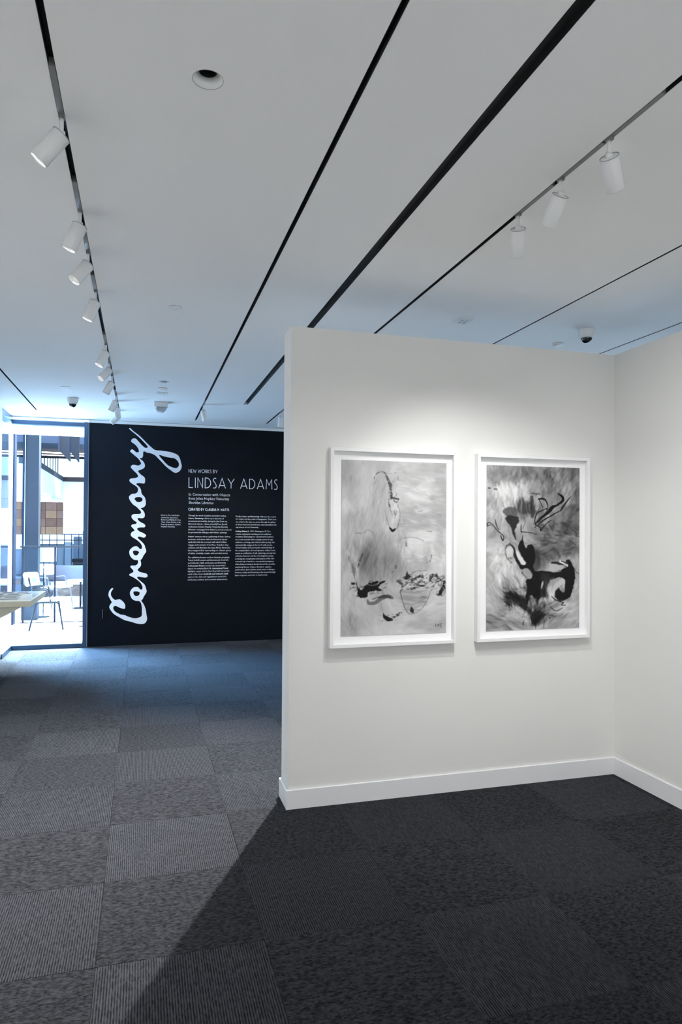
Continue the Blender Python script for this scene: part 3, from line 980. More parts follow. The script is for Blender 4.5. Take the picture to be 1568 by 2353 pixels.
class Canvas:
    """greyscale paint layer; coordinates are those of the study of each work"""
    def __init__(s, nx, ny, quad, base, seed):
        s.nx, s.ny = nx, ny
        u, v = np.meshgrid((np.arange(nx)+.5)/nx, (np.arange(ny)+.5)/ny)
        (ax, ay), (bx_, by), (cx, cy), (dx, dy) = quad
        s.X = (ax*(1-u)+bx_*u)*(1-v) + (dx*(1-u)+cx*u)*v
        s.Y = (ay*(1-u)+by*u)*(1-v) + (dy*(1-u)+cy*u)*v
        s.c = np.full((ny, nx), float(base))
        s.seed = seed
        s.w1 = fbm((ny, nx), 9, 14, seed+1, 5)
        s.w2 = fbm((ny, nx), 9, 14, seed+2, 5)
        s.streak = fbm((ny, nx), 60, 9, seed+3, 3)
        s.streakh = fbm((ny, nx), 7, 90, seed+4, 3)
        s.fine = fbm((ny, nx), 70, 110, seed+5, 2)
        s.e1 = fbm((ny, nx), 50, 80, seed+6, 2)
        s.e2 = fbm((ny, nx), 50, 80, seed+7, 2)

    def dabs(s, n, angle, ln, wd, dv, al, box=None, seed=0, pull=0):
        """loose bristle marks that pick up the tone beneath them"""
        r = np.random.RandomState(s.seed*7+seed)
        k = s.nx/1072.0
        for _ in range(n):
            if box:
                u = (box[0]+(box[1]-box[0])*r.rand())
                v = (box[2]+(box[3]-box[2])*r.rand())
            else:
                u, v = r.rand(), r.rand()
            cx, cy = u*s.nx, v*s.ny
            a = math.radians(angle(u, v)+r.randn()*14)
            L, Wd = ln*k*(.5+r.rand()), wd*k*(.4+r.rand())
            R = int(L)+3
            x0, x1, y0, y1 = max(0, int(cx)-R), min(s.nx, int(cx)+R), max(0, int(cy)-R), min(s.ny, int(cy)+R)
            if x1 <= x0 or y1 <= y0:
                continue
            yy, xx = np.mgrid[y0:y1, x0:x1]
            dx, dy = xx-cx, yy-cy
            p = dx*math.cos(a)+dy*math.sin(a)
            q = -dx*math.sin(a)+dy*math.cos(a) + (p/L)**2*Wd*r.uniform(-1.6, 1.6)
            br = .5+.5*np.sin(q*r.uniform(2.2, 4.5)+r.rand()*6)
            m = np.clip((1-np.abs(p)/L)*1.3, 0, 1)*np.clip(1-(q/Wd)**2, 0, 1)*(.70+.30*br)
            base = s.c[min(s.ny-1, max(0, int(cy))), min(s.nx-1, max(0, int(cx)))]
            val = np.clip(base + r.randn()*dv + pull, .05, .93)
            reg = s.c[y0:y1, x0:x1]
            s.c[y0:y1, x0:x1] = reg*(1-m*al)+val*m*al

    def _put(s, a, val, tex):
        if tex:
            n = s.streak if tex == 'v' else s.streakh if tex == 'h' else s.fine
            a = a*np.clip(.85+n*3.0, 0, 1)
        s.c = s.c*(1-a) + val*a

    def blur(s, n=1):
        for _ in range(n):
            q = np.pad(s.c, 1, mode='edge')
            s.c = (q[1:-1, 1:-1]*4+q[:-2, 1:-1]+q[2:, 1:-1]+q[1:-1, :-2]+q[1:-1, 2:])/8

    def blob(s, cx, cy, rx, ry, val, al=.7, ang=0, soft=.55, warp=60, tex=None):
        x, y = s.X-cx+s.w1*warp*2, s.Y-cy+s.w2*warp*2
        ca, sa = math.cos(math.radians(ang)), math.sin(math.radians(ang))
        d = np.sqrt(((x*ca+y*sa)/rx)**2 + ((y*ca-x*sa)/ry)**2)
        a = np.clip((1+soft/2-d)/soft, 0, 1)
        s._put(a*a*(3-2*a)*al, val, tex)

    def stroke(s, pts, w, val, al=.9, soft=4, warp=8, tex=None):
        x, y = s.X+s.w1*warp*2+s.e1*warp, s.Y+s.w2*warp*2+s.e2*warp
        pts = smooth(pts)
        n = len(pts)
        best = np.full(s.c.shape, 1e9)
        for k in range(n-1):
            (ax, ay), (bx_, by) = pts[k], pts[k+1]
            dx, dy = bx_-ax, by-ay
            t = np.clip(((x-ax)*dx+(y-ay)*dy)/(dx*dx+dy*dy+1e-9), 0, 1)
            if isinstance(w, (list, tuple)):
                wa = np.interp((k+t)/(n-1), np.linspace(0, 1, len(w)), w)
            else:
                wa = w
            best = np.minimum(best, np.hypot(x-ax-t*dx, y-ay-t*dy) - wa/2)
        s._put(np.clip(.5-best/soft, 0, 1)*al, val, tex)

    def poly(s, pts, val, al=.9, soft=8, warp=14, tex=None):
        x, y = s.X+s.w1*warp*2+s.e1*warp*1.3, s.Y+s.w2*warp*2+s.e2*warp*1.3
        pts = smooth(pts, True, 4)
        n = len(pts)
        d = np.full(s.c.shape, 1e9)
        ins = np.zeros(s.c.shape, bool)
        for k in range(n):
            (ax, ay), (bx_, by) = pts[k], pts[(k+1) % n]
            dx, dy = bx_-ax, by-ay
            t = np.clip(((x-ax)*dx+(y-ay)*dy)/(dx*dx+dy*dy+1e-9), 0, 1)
            d = np.minimum(d, np.hypot(x-ax-t*dx, y-ay-t*dy))
            if ay != by:
                ins ^= ((ay > y) != (by > y)) & (x < dx*(y-ay)/dy+ax)
        sd = np.where(ins, -d, d)
        s._put(np.clip(.5-sd/soft, 0, 1)*al, val, tex)


def paint_one():
    c = Canvas(270, 430, ((243, 200), (1315, 250), (1295, 1970), (225, 2005)), .80, 11)
    c.c += c.w1*.16 + c.streak*.06 + c.streakh*.04
    for a in ((330, 340, 130, 160, .70, .65), (340, 560, 80, 300, .73, .5), (1240, 620, 90, 430, .69, .75), (1180, 300, 160, 60, .72, .6), (640, 260, 250, 40, .74, .5),
              (960, 800, 200, 130, .68, .75), (1000, 500, 190, 110, .83, .7), (930, 420, 130, 50, .72, .5), (1030, 400, 90, 30, .67, .4), (1040, 735, 90, 35, .86, .8), (640, 620, 105, 330, .73, .6), (470, 520, 90, 240, .80, .5),
              (290, 680, 60, 70, .88, .8), (400, 860, 130, 90, .74, .6), (420, 1080, 140, 150, .72, .5), (560, 880, 60, 220, .70, .5), (960, 1090, 120, 85, .88, .85), (1110, 970, 130, 50, .87, .8),
              (700, 1030, 160, 90, .70, .6), (1240, 960, 60, 260, .68, .5), (1230, 1300, 80, 120, .84, .6), (1000, 1290, 170, 90, .67, .7), (640, 1250, 250, 240, .60, .55), (520, 1200, 90, 170, .52, .6),
              (1000, 1620, 180, 120, .76, .6), (300, 1500, 80, 200, .80, .6), (340, 1850, 150, 90, .64, .5), (1080, 1880, 220, 60, .66, .6), (700, 1940, 300, 60, .86, .7), (1180, 1680, 140, 90, .84, .7), (560, 1720, 80, 120, .75, .5), (300, 1960, 120, 40, .66, .5), (690, 1560, 260, 60, .66, .5)):
        c.blob(*a)
    c.poly([(430, 1180), (500, 1060), (545, 1050), (600, 1200), (780, 1130), (830, 1240), (740, 1380), (640, 1430), (420, 1500), (400, 1350)], .50, .55, 40, tex='v')
    c.poly([(440, 1200), (520, 1060), (545, 1060), (520, 1150), (440, 1330), (410, 1380)], .40, .6, 25)
    c.blob(760, 780, 50, 120, .86, .85, warp=20)
    c.blob(665, 890, 45, 55, .88, .8, warp=20)

    def ang(u, v):
        if v < .5 and u > .5:
            return 3+10*v
        if v > .72:
            return -12 if u > .5 else 60
        return 84+30*(u-.3)+20*math.sin(v*9)
    c.dabs(1100, ang, 85, 26, .045, .36, seed=1)
    c.dabs(900, ang, 60, 13, .055, .42, seed=2)
    c.blur(3)
    c.dabs(500, ang, 55, 9, .045, .4, seed=12)
    c.dabs(130, lambda u, v: 98, 90, 8,   .03, .3, (.02, .24, .28, .62), 3, -.13)
    c.dabs(150, lambda u, v: 102, 80, 8, .03, .28, (.28, .50, .12, .46), 4, -.10)
    c.dabs(80, lambda u, v: 92, 90, 6, .03, .3, (.52, .62, .34, .62), 5, -.14)
    c.dabs(170, lambda u, v: 100+25*u, 70, 10, .04, .25, (.16, .55, .48, .68), 6, -.12)
    c.dabs(90, lambda u, v: 4, 70, 10, .03, .5, (.56, .80, .74, .86), 7, -.12)
    c.dabs(120, lambda u, v: 90, 60, 13, .05, .3, (.0, .14, .45, .98), 8, -.10)
    c.dabs(90, lambda u, v: 8, 50, 11, .03, .6, (.55, .98, .08, .60), 9, .10)
    c.blur(1)
    c.stroke([(565, 405), (575, 360), (620, 335), (665, 345), (690, 390), (715, 440), (728, 500), (740, 600)], [9, 10, 9, 12, 24, 26, 22, 24], .30, .85, 5, 10, 'f')
    c.stroke([(700, 350), (760, 350), (790, 340)], 8, .5, .6, 5, 12, 'f')
    c.stroke([(735, 585), (770, 600), (810, 610)], [20, 18, 24], .22, .85, 5, 14, 'f')
    c.stroke([(770, 630), (790, 645)], 14, .3, .8)
    c.stroke([(712, 610), (708, 660), (722, 692)], [12, 14, 18], .34, .85, 5, 8, 'f')
    for q in range(8):
        c.stroke([(725+q*8, 710+(q*37) % 60), (735+q*6, 750+(q*53) % 70)], 6, .38, .7, 4, 16, 'f')
    c.stroke([(676, 740), (690, 840), (715, 900), (745, 928), (785, 910), (812, 850), (822, 760), (800, 680)], [5, 6, 8, 12, 8, 6, 5, 4], .45, .8, 4, 8)
    c.stroke([(718, 905), (745, 932), (772, 918)], [14, 30, 16], .10, .95, 5, 6)
    c.stroke([(445, 1160), (430, 1210), (410, 1260), (398, 1300)], [10, 22, 18, 10], .25, .85, 6, 10, 'f')
    c.stroke([(300, 1190), (335, 1280), (365, 1360), (390, 1470)], [12, 26, 40, 30], .38, .7, 14, 14, 'v')
    c.stroke([(370, 950), (440, 960), (500, 930), (550, 960), (580, 1060), (590, 1130)], 9, .5, .6, 8, 16)
    c.blob(350, 1467, 20, 13, .10, .95, warp=6)
    c.poly([(378, 1455), (400, 1500), (440, 1530), (470, 1480), (540, 1445), (600, 1440), (560, 1480), (620, 1450), (680, 1443), (630, 1470), (590, 1500), (640, 1530), (560, 1535), (500, 1550), (480, 1600), (430, 1615), (395, 1580)], .07, .97, 5, 16)
    c.stroke([(480, 1470), (560, 1480), (600, 1465)], 8, .55, .7, 4, 10)
    c.stroke([(490, 1635), (500, 1665), (545, 1668), (600, 1640), (640, 1612), (700, 1598), (738, 1618)], [20, 32, 34, 40, 44, 44, 34], .42, .92, 6, 8, 'h')
    c.stroke([(600, 1610), (660, 1600), (720, 1608)], [14, 34, 24], .24, .85, 6, 8)
    c.stroke([(540, 1625), (600, 1602)], [16, 14], .45, .9, 6)
    c.poly([(865, 1410), (880, 1370), (890, 1345), (900, 1365), (920, 1400), (905, 1425), (875, 1430)], .18, .92, 5, 10)
    c.stroke([(790, 1440), (830, 1460), (840, 1500), (820, 1550)], [24, 32, 20, 10], .20, .85, 8, 18, 'f')
    for p, w, v in (([(850, 1490), (900, 1450), (960, 1425), (1010, 1400), (1060, 1405)], 26, .30), ([(930, 1440), (980, 1480), (1040, 1450), (1090, 1470)], 26, .38), ([(880, 1525), (950, 1515), (1010, 1500), (1062, 1498)], [6, 18, 26, 16], .10), ([(1010, 1405), (1060, 1402)], [26, 14], .14),
                    ([(1130, 1440), (1150, 1400), (1190, 1390), (1240, 1430)], [24, 30, 34, 22], .24), ([(1100, 1420), (1180, 1470), (1220, 1450)], 12, .35), ([(1275, 1440), (1268, 1500), (1245, 1560), (1225, 1592)], [14, 26, 40, 30], .08), ([(1210, 1585), (1255, 1590)], [22, 24], .09), ([(900, 1400), (960, 1350), (1100, 1340)], 5, .4)):
        c.stroke(p, w, v, .93, 5, 14, 'f')
    c.dabs(45, lambda u, v: 150+40*u, 22, 9, .08, .8, (.08, .42, .69, .77), 21, -.28)
    c.dabs(90, lambda u, v: 160+30*math.sin(u*20), 24, 9, .10, .75, (.54, .98, .655, .74), 22, -.26)
    c.dabs(34, lambda u, v: 80, 18, 6, .12, .8, (.43, .53, .09, .26), 23, -.22)
    c.dabs(16, lambda u, v: 160, 16, 5, .10, .8, (.35, .6, .88, .92), 24, -.25)
    c.dabs(30, lambda u, v: 70, 26, 8, .12, .6, (.9, 1, .66, .78), 25, -.2)
    c.dabs(30, lambda u, v: 20*math.sin(u*30), 24, 6, .06, .8, (.56, .96, .66, .74), 26, .28)
    c.stroke([(820, 1560), (845, 1660), (890, 1755), (940, 1775), (1010, 1750), (1070, 1690), (1115, 1610), (1145, 1530)], [14, 10, 9, 5, 5, 5, 5, 6], .42, .8, 4, 8)
    c.poly([(920, 1750), (935, 1700), (950, 1725), (958, 1768)], .16, .95, 5, 8)
    c.stroke([(622, 1670), (632, 1730), (650, 1790)], 5, .45, .7)
    c.poly([(640, 1775), (680, 1800), (730, 1820), (750, 1838), (690, 1850), (660, 1830)], .09, .95, 5, 8)
    c.stroke([(735, 1815), (780, 1795), (830, 1768)], [14, 22, 14], .22, .9, 5, 16, 'f')
    c.stroke([(785, 1290), (770, 1330), (735, 1365)], [14, 14, 8], .30, .8, 6, 10, 'f')
    c.stroke([(1150, 1185), (1130, 1240), (1095, 1258)], [16, 12, 8], .38, .75, 6, 12, 'f')
    c.stroke([(885, 1050), (892, 1090)], 12, .35, .7, 6, 10, 'f')
    c.stroke([(850, 1010), (930, 1003), (1000, 1012), (1070, 1038)], 5, .45, .75, 4, 4)
    c.stroke([(1100, 935), (1150, 945)], 6, .4, .8)
    c.stroke([(1010, 740), (1060, 730)], 7, .5, .7)
    for p in ([(1185, 1880), (1188, 1910)], [(1205, 1900), (1215, 1885), (1222, 1905)], [(1225, 1882), (1250, 1880)], [(1235, 1890), (1245, 1915)]):
        c.stroke(p, 6, .2, .85, 3, 2)
    c.blur(1)
    c.c *= .93
    return c


def paint_two():
    c = Canvas(260, 440, ((230, 228), (1232, 265), (1220, 1995), (210, 2018)), .61, 31)
    c.c += c.w1*.30 + c.streak*.14 + c.fine*.05
    for a in ((330, 330, 120, 60, .55, .6), (610, 350, 130, 120, .45, .65), (830, 400, 130, 140, .44, .7), (1010, 360, 60, 90, .66, .6), (1130, 330, 110, 110, .40, .65), (450, 490, 170, 90, .84, .8), (320, 640, 110, 230, .74, .6), (700, 480, 80, 60, .72, .6), (960, 520, 180, 130, .56, .6), (1090, 520, 70, 180, .68, .6), (1190, 700, 60, 300, .42, .6),
              (560, 660, 60, 80, .40, .6), (640, 690, 110, 80, .26, .75), (330, 900, 130, 160, .66, .5), (1050, 800, 180, 120, .42, .6), (1160, 900, 110, 100, .56, .5), (1060, 920, 170, 70, .30, .7), (880, 960, 180, 120, .42, .7), (850, 1150, 140, 130, .38, .75), (1050, 1120, 160, 110, .42, .7), (960, 1050, 110, 60, .54, .5), (560, 1010, 90, 90, .60, .5), (680, 1030, 70, 60, .58, .5),
              (330, 1250, 130, 230, .78, .8), (300, 1520, 110, 180, .66, .7), (480, 1460, 150, 110, .80, .75), (500, 1560, 120, 60, .58, .6), (380, 1520, 90, 70, .50, .5), (260, 1700, 80, 140, .78, .7), (560, 1830, 110, 90, .78, .8), (380, 1900, 180, 60, .58, .6), (860, 1800, 120, 90, .50, .7), (1060, 1830, 120, 120, .80, .8), (1180, 1620, 60, 180, .70, .7), (930, 1900, 110, 60, .60, .6), (300, 1970, 120, 30, .55, .5), (1120, 1980, 120, 30, .6, .5), (820, 1250, 70, 120, .32, .7), (930, 1200, 70, 60, .34, .7)):
        c.blob(*a)

    def ang(u, v):
        if v < .45:
            return 90+30*math.sin(u*7+v*5)
        if v > .82:
            return 18 if u < .4 else -20
        return 60+70*(u-.5)+25*math.sin(v*11)
    c.dabs(900, ang, 80, 34, .10, .40, seed=1)
    c.dabs(1100, ang, 60, 17, .11, .45, seed=2)
    c.blur(3)
    c.dabs(700, ang, 45, 11, .10, .4, seed=12)
    c.dabs(110, lambda u, v: 86, 60, 16, .05, .6, (.1, .45, .1, .30), 3, .14)
    c.dabs(140, lambda u, v: 100, 60, 13, .05, .6, (.45, 1, .0, .2), 4, -.12)
    c.dabs(200, lambda u, v: 30*math.sin(v*20), 60, 13, .06, .6, (.5, 1, .33, .55), 5, -.10)
    c.dabs(160, lambda u, v: 110-60*u, 60, 13, .06, .6, (.05, .42, .5, .72), 6, .10)
    c.blur(1)
    c.poly([(395, 740), (430, 690), (480, 685), (540, 700), (540, 785), (450, 785)], .36, .92, 6, 10)
    c.poly([(430, 785), (550, 785), (575, 830), (540, 900), (520, 940), (535, 1030), (500, 980), (480, 910), (430, 840)], .14, .93, 10, 14)
    c.poly([(560, 640), (610, 590), (640, 640), (700, 600), (720, 700), (700, 740), (620, 760), (560, 720)], .22, .8, 20, 20, 'v')
    c.poly([(690, 580), (725, 575), (735, 760), (700, 800), (690, 700)], .20, .8, 10, 10)
    c.stroke([(700, 540), (785, 545)], [14, 22], .28, .85, 6, 10, 'f')
    c.poly([(735, 580), (770, 590), (775, 690), (745, 720)], .66, .8, 8, 10)
    # centre darks
    c.blob(720, 1280, 90, 150, .16, .7)
    c.poly([(600, 990), (612, 1060), (635, 1125), (665, 1095), (705, 1088), (728, 1130), (738, 1250), (715, 1330), (740, 1385), (800, 1372), (880, 1385), (960, 1392), (1020, 1360), (1075, 1340), (1060, 1300), (1085, 1262), (1125, 1275), (1160, 1340), (1172, 1440), (1142, 1600), (1105, 1672), (1040, 1700), (985, 1700), (950, 1640), (960, 1570), (985, 1552), (1020, 1600), (1050, 1610), (1062, 1540), (1055, 1470), (1000, 1448), (930, 1470), (880, 1500), (860, 1600), (880, 1650), (800, 1660), (770, 1700), (745, 1720), (720, 1660), (680, 1650), (640, 1790), (610, 1720), (645, 1600), (640, 1470), (695, 1460), (700, 1400), (660, 1350), (575, 1350), (568, 1300), (640, 1295), (600, 1230), (555, 1115), (590, 1040)], .07, .97, 6, 10)
    c.poly([(800, 1420), (850, 1400), (900, 1450), (870, 1560), (880, 1660), (800, 1660), (790, 1560)], .20, .6, 24)
    c.blob(808, 1530, 10, 42, .82, .9, 12, warp=6)
    c.poly([(905, 1640), (925, 1560), (970, 1500), (1030, 1462), (1062, 1480), (1058, 1520), (1000, 1545), (955, 1590), (930, 1655)], .76, .93, 8, 10)
    c.stroke([(1035, 1560), (1060, 1520)], 12, .8, .85)
    c.poly([(480, 1100), (515, 1125), (560, 1180), (632, 1292), (575, 1298), (520, 1210)], .84, .95, 5, 6)
    c.stroke([(480, 1090), (510, 1130), (520, 1200), (548, 1270), (585, 1330)], [14, 22, 30, 34, 30], .09, .95, 5, 8)
    c.blob(470, 1170, 36, 62, .80, .8, warp=16)
    c.stroke([(470, 1085), (430, 1120), (416, 1180), (440, 1240), (480, 1285)], [26, 26, 18, 16, 14], .22, .8, 8, 12, 'v')
    c.stroke([(455, 1240), (520, 1235)], [20, 14], .35, .7, 6, 10, 'f')
    c.poly([(600, 1360), (660, 1350), (695, 1420), (690, 1460), (630, 1420)], .62, .9, 6, 8)
    c.stroke([(590, 1390), (640, 1450)], 8, .12, .85)
    c.poly([(895, 1375), (905, 1320), (940, 1300), (1050, 1335), (1000, 1370)], .72, .93, 6, 8)
    c.stroke([(915, 1290), (960, 1292), (1010, 1305), (1065, 1310)], [14, 26, 22, 10], .12, .93, 5, 6)
    c.poly([(1000, 1262), (1045, 1270), (1090, 1300), (1095, 1335), (1055, 1312), (1010, 1290)], .92, .9, 4, 5)
    c.stroke([(1020, 1275), (1060, 1290), (1085, 1305)], 12, .08, .95, 4)
    c.stroke([(985, 1385), (1020, 1378)], 9, .8, .85, 4)
    c.stroke([(990, 1180), (1000, 1230)], [24, 30], .26, .7, 14)
    # falling darks and drips
    c.poly([(400, 1655), (430, 1605), (500, 1585), (560, 1630), (620, 1660), (640, 1800), (560, 1740), (480, 1730), (430, 1740)], .20, .85, 26, 24)
    c.blob(520, 1650, 80, 40, .10, .75, 20)
    c.stroke([(600, 1700), (660, 1780), (690, 1830)], [60, 50, 30], .14, .85, 20, 16)
    c.stroke([(680, 1640), (688, 1760), (692, 1900)], 8, .10, .9, 5, 4)
    c.stroke([(750, 1690), (758, 1760), (750, 1850)], [14, 8, 40], .12, .9, 6, 6)
    c.poly([(690, 1830), (740, 1800), (840, 1830), (790, 1900), (745, 1960), (738, 1990), (730, 1950), (690, 1900)], .11, .92, 12, 14)
    c.stroke([(700, 1760), (820, 1800), (960, 1880)], [30, 20, 6], .34, .7, 14, 16)
    c.blob(715, 1695, 34, 24, .50, .6)
    c.dabs(150, lambda u, v: 22, 80, 10, .12, .6, (.0, .42, .86, .99), 7, -.05)
    c.dabs(110, lambda u, v: 62, 90, 11, .12, .5, (.05, .35, .68, .85), 8, -.08)
    c.dabs(110, lambda u, v: -28, 80, 10, .10, .5, (.5, .85, .84, .97), 9, -.05)
    c.dabs(60, lambda u, v: 90, 50, 10, .03, .6, (.62, .72, .70, .82), 10, .10)
    c.dabs(260, lambda u, v: 70+60*u, 40, 12, .10, .5, (.0, 1, .0, .3), 31, -.06)
    c.dabs(200, lambda u, v: 100, 36, 10, .10, .6, (.38, .62, .70, .98), 32, -.16)
    c.dabs(120, lambda u, v: 30, 30, 9, .10, .6, (.18, .42, .74, .88), 33, -.12)
    c.blur(1)
    # calligraphic marks
    for p, w, v in (([(778, 600), (825, 598), (862, 630), (876, 690), (862, 720)], [14, 20, 14, 8, 6], .05), ([(820, 690), (800, 640), (780, 600)], [10, 8, 10], .12), ([(988, 542), (1035, 575), (1045, 610), (1020, 640), (980, 658)], [8, 26, 30, 24, 10], .03),
                    ([(1135, 570), (1085, 630), (1040, 690), (1015, 730)], [4, 14, 24, 10], .10), ([(1000, 660), (930, 690), (890, 730), (820, 790), (765, 850)], [10, 34, 44, 26, 18], .04), ([(870, 700), (810, 725), (760, 750), (735, 820), (740, 870)], [8, 10, 12, 10, 14], .08),
                    ([(1020, 725), (950, 760), (880, 800), (800, 850), (770, 890)], [8, 12, 14, 16, 8], .10), ([(920, 828), (880, 850), (830, 900), (800, 940), (788, 905), (740, 880)], [6, 8, 10, 18, 12, 10], .10), ([(850, 760), (790, 800), (750, 860)], [10, 16, 10], .08), ([(730, 915), (750, 890)], 7, .15),
                    ([(316, 822), (325, 870), (352, 930)], [7, 10, 6], .14), ([(235, 890), (232, 858), (262, 855), (300, 890), (345, 945), (390, 985), (404, 1010), (392, 1045), (370, 990)], [10, 8, 8, 9, 9, 10, 9, 12, 9], .12), ([(240, 880), (270, 880)], 7, .2),
                    ([(592, 880), (588, 950), (620, 955), (690, 965), (752, 985)], [6, 12, 9, 7, 6], .12), ([(620, 780), (632, 850), (605, 920)], 5, .3), ([(955, 990), (992, 1003)], 8, .18), ([(1110, 1052), (1180, 1100)], [12, 7], .22), ([(1168, 1350), (1185, 1390), (1216, 1410)], 6, .25),
                    ([(915, 1650), (955, 1690), (1020, 1715), (1045, 1720), (1022, 1745), (1065, 1748)], 9, .14), ([(898, 1758), (930, 1795), (975, 1808), (1035, 1775)], [7, 9, 9, 6], .20), ([(760, 1010), (800, 1020), (790, 1050)], 5, .3), ([(250, 480), (262, 482)], 16, .3), ([(310, 490), (330, 492)], 20, .4), ([(888, 1878), (893, 1882)], 14, .15)):
        c.stroke(p, w, v, .95, 4, 4)
    c.stroke([(880, 720), (820, 770), (770, 830)], 6, .55, .7, 4, 8)
    c.stroke([(990, 690), (920, 735), (850, 790)], 6, .6, .7, 4, 8)
    c.blur(1)
    return c


def srgb(v):
    v = np.clip(v, 0, 1)
    return np.where(v <= .04045, v/12.92, ((v+.055)/1.055)**2.4)


ART = bpy.data.materials.new('ink_wash_painting')
ART.use_nodes = True
_n = ART.node_tree
_a = _n.nodes.new('ShaderNodeVertexColor')
_a.layer_name = 'paint'
_n.links.new(_a.outputs[0], _n.nodes['Principled BSDF'].inputs['Base Color'])
_n.nodes['Principled BSDF'].inputs['Roughness'].default_value = .8
_n.nodes['Principled BSDF'].inputs['Specular IOR Level'].default_value = .2


def framed(x0, x1, z0, z1, art, cv, label):
    yf, yb = 3.742, YW-.0005
    w = .020
    t = thing('framed_painting', label, 'painting', ((x0+x1)/2, YW, z0), 'framed ink paintings on the white partition')
    ox, oz = (x0+x1)/2, z0
    hx, hz = (x1-x0)/2, z1-z0
    for nm, a in (('left', (-hx, -hx+w, 0, hz)), ('right', (hx-w, hx, 0, hz)), ('top', (-hx+w, hx-w, hz-w, hz)), ('bottom', (-hx+w, hx-w, 0, w))):
        bx('frame_rail', M['frame'], t, a[0], a[1], yf-YW, yb-YW, a[2], a[3], bev=.0008)
    bx('mount_board', M['mat'], t, -hx+w, hx-w, 3.7735-YW, yb-YW, w, hz-w)
    ax0, ax1, az0, az1 = (art[0]-ox, art[1]-ox, art[2]-oz, art[3]-oz)
    nx, ny = cv.nx, cv.ny
    ya = 3.7705-YW
    xs_ = np.linspace(ax0, ax1, nx)
    zs_ = np.linspace(az1, az0, ny)
    gx, gz = np.meshgrid(xs_, zs_)
    # very slight waviness of the paper's deckle edge
    r = np.random.RandomState(cv.seed)
    gx[:, 0] += (r.rand(ny)-.5)*.0025
    gx[:, -1] += (r.rand(ny)-.5)*.0025
    co = np.stack([gx.ravel(), np.full(gx.size, ya), gz.ravel()], 1)
    back = co[[0, nx-1, nx*ny-1, nx*(ny-1)]].copy()
    back[:, 1] = ya+.002
    idx = np.arange(nx*ny).reshape(ny, nx)
    q = np.stack([idx[1:, :-1], idx[1:, 1:], idx[:-1, 1:], idx[:-1, :-1]], -1).reshape(-1, 4)
    n = nx*ny
    ex = [[n, n+1, n+2, n+3], [0, nx-1, n+1, n], [n-1, n-nx, n+3, n+2], [n-nx, 0, n, n+3], [nx-1, n-1, n+2, n+1]]
    me = bpy.data.meshes.new('painted_sheet')
    me.from_pydata(np.vstack([co, back]).tolist(), [], q.tolist()+ex)
    v = srgb(np.clip(cv.c, .03, .93))
    col = np.ones((n+4, 4))
    col[:n, 0] = v.ravel()
    col[:n, 1] = v.ravel()
    col[:n, 2] = v.ravel()*1.015
    col[n:, :3] = .75
    at_ = me.color_attributes.new('paint', 'FLOAT_COLOR', 'POINT')
    at_.data.foreach_set('color', col.astype(np.float32).ravel())
    me.materials.append(ART)
    o = bpy.data.objects.new('painted_sheet', me)
    COL.objects.link(o)
    o.parent = t
    return t


framed(1.026, 1.808, .893, 2.034, (1.098, 1.752, .955, 1.968), paint_one(),
       'white-framed pale grey ink painting with black splashes low down, left of the pair')
framed(1.946, 2.735, .892, 2.031, (2.020, 2.676, .952, 1.967), paint_two(),
       'white-framed dark ink painting with a big black hooked shape, right of the pair')

# ------------------------------------------------------------------ display table at the left edge
tb = thing('display_table', 'cream display table at the left edge in front of the window', 'table', (-1.30, 7.8, 0))
def rel(o_, *a):
    x, y = tb.location.x, tb.location.y
    return (a[0]-x, a[1]-x, a[2]-y, a[3]-y, a[4], a[5])
bx('tabletop', M['cream'], tb, *rel(0, XL+.02, -1.034, 7.26, 8.36, .792, .85), bev=.002)
bm = bmesh.new()
prof = [(XL+.02, .792), (-1.11, .792), (-1.56, .548), (-1.56, .0), (XL+.02, .0)]
for yy in (7.30, 8.32):
    pass
va = [bm.verts.new((x-tb.location.x, 7.275-tb.location.y, z)) for x, z in prof]
vb = [bm.verts.new((x-tb.location.x, 8.34-tb.location.y, z)) for x, z in prof]
bm.faces.new(va)
bm.faces.new(vb[::-1])
for k in range(5):
    k2 = (k+1) % 5
    bm.faces.new((va[k], vb[k], vb[k2], va[k2]))
obj('table_base', bm, M['cream'], tb)
# clear cover standing on the table, open books under it
vt = thing('acrylic_cover', 'clear box cover standing on the cream display table', 'display cover', (-1.32, 7.8, .85))
for nm, a in (('side', (-.262, -.258, -.44, .44, 0, .15)), ('side', (.268, .272, -.44, .44, 0, .15)), ('side', (-.258, .268, -.44, -.436, 0, .15)), ('side', (-.258, .268, .436, .44, 0, .15)), ('top', (-.262, .272, -.44, .44, .150, .154))):
    bx('cover_%s' % nm, M['glass2'], vt, *a)
for k, (x, y, lab) in enumerate(((-1.33, 7.52, 'open book lying nearest on the display table'), (-1.36, 7.86, 'open book lying in the middle of the display table'), (-1.30, 8.10, 'open book lying farthest on the display table'))):
    bk = thing('open_book', lab, 'book', (x, y, .85), 'open books under the clear cover')
    bx('page_block', M['paper'], bk, -.15, -.002, -.09, .09, 0, .012, bev=.002)
    bx('page_block', M['paper'], bk, .002, .15, -.09, .09, 0, .012, bev=.002)
    bm = bmesh.new()
    for s in (-1, 1):
        for r in range(6):
            box(bm, s*.076-.055, s*.076+.055, .06-r*.024, .072-r*.024, .0121, .0127)
    obj('printed_text', bm, M['ink'], bk)

# ------------------------------------------------------------------ atrium outside the glass
struct('floor_outside', M['outfloor'], [(-9, 6, YB+.10, 26, -.10, 0), (-9, XL-.16, 3, YB+.10, -.10, 0)])
struct('wall_outside', M['outwhite'], [(-9, 6, 26, 26.3, 0, 3.3)])
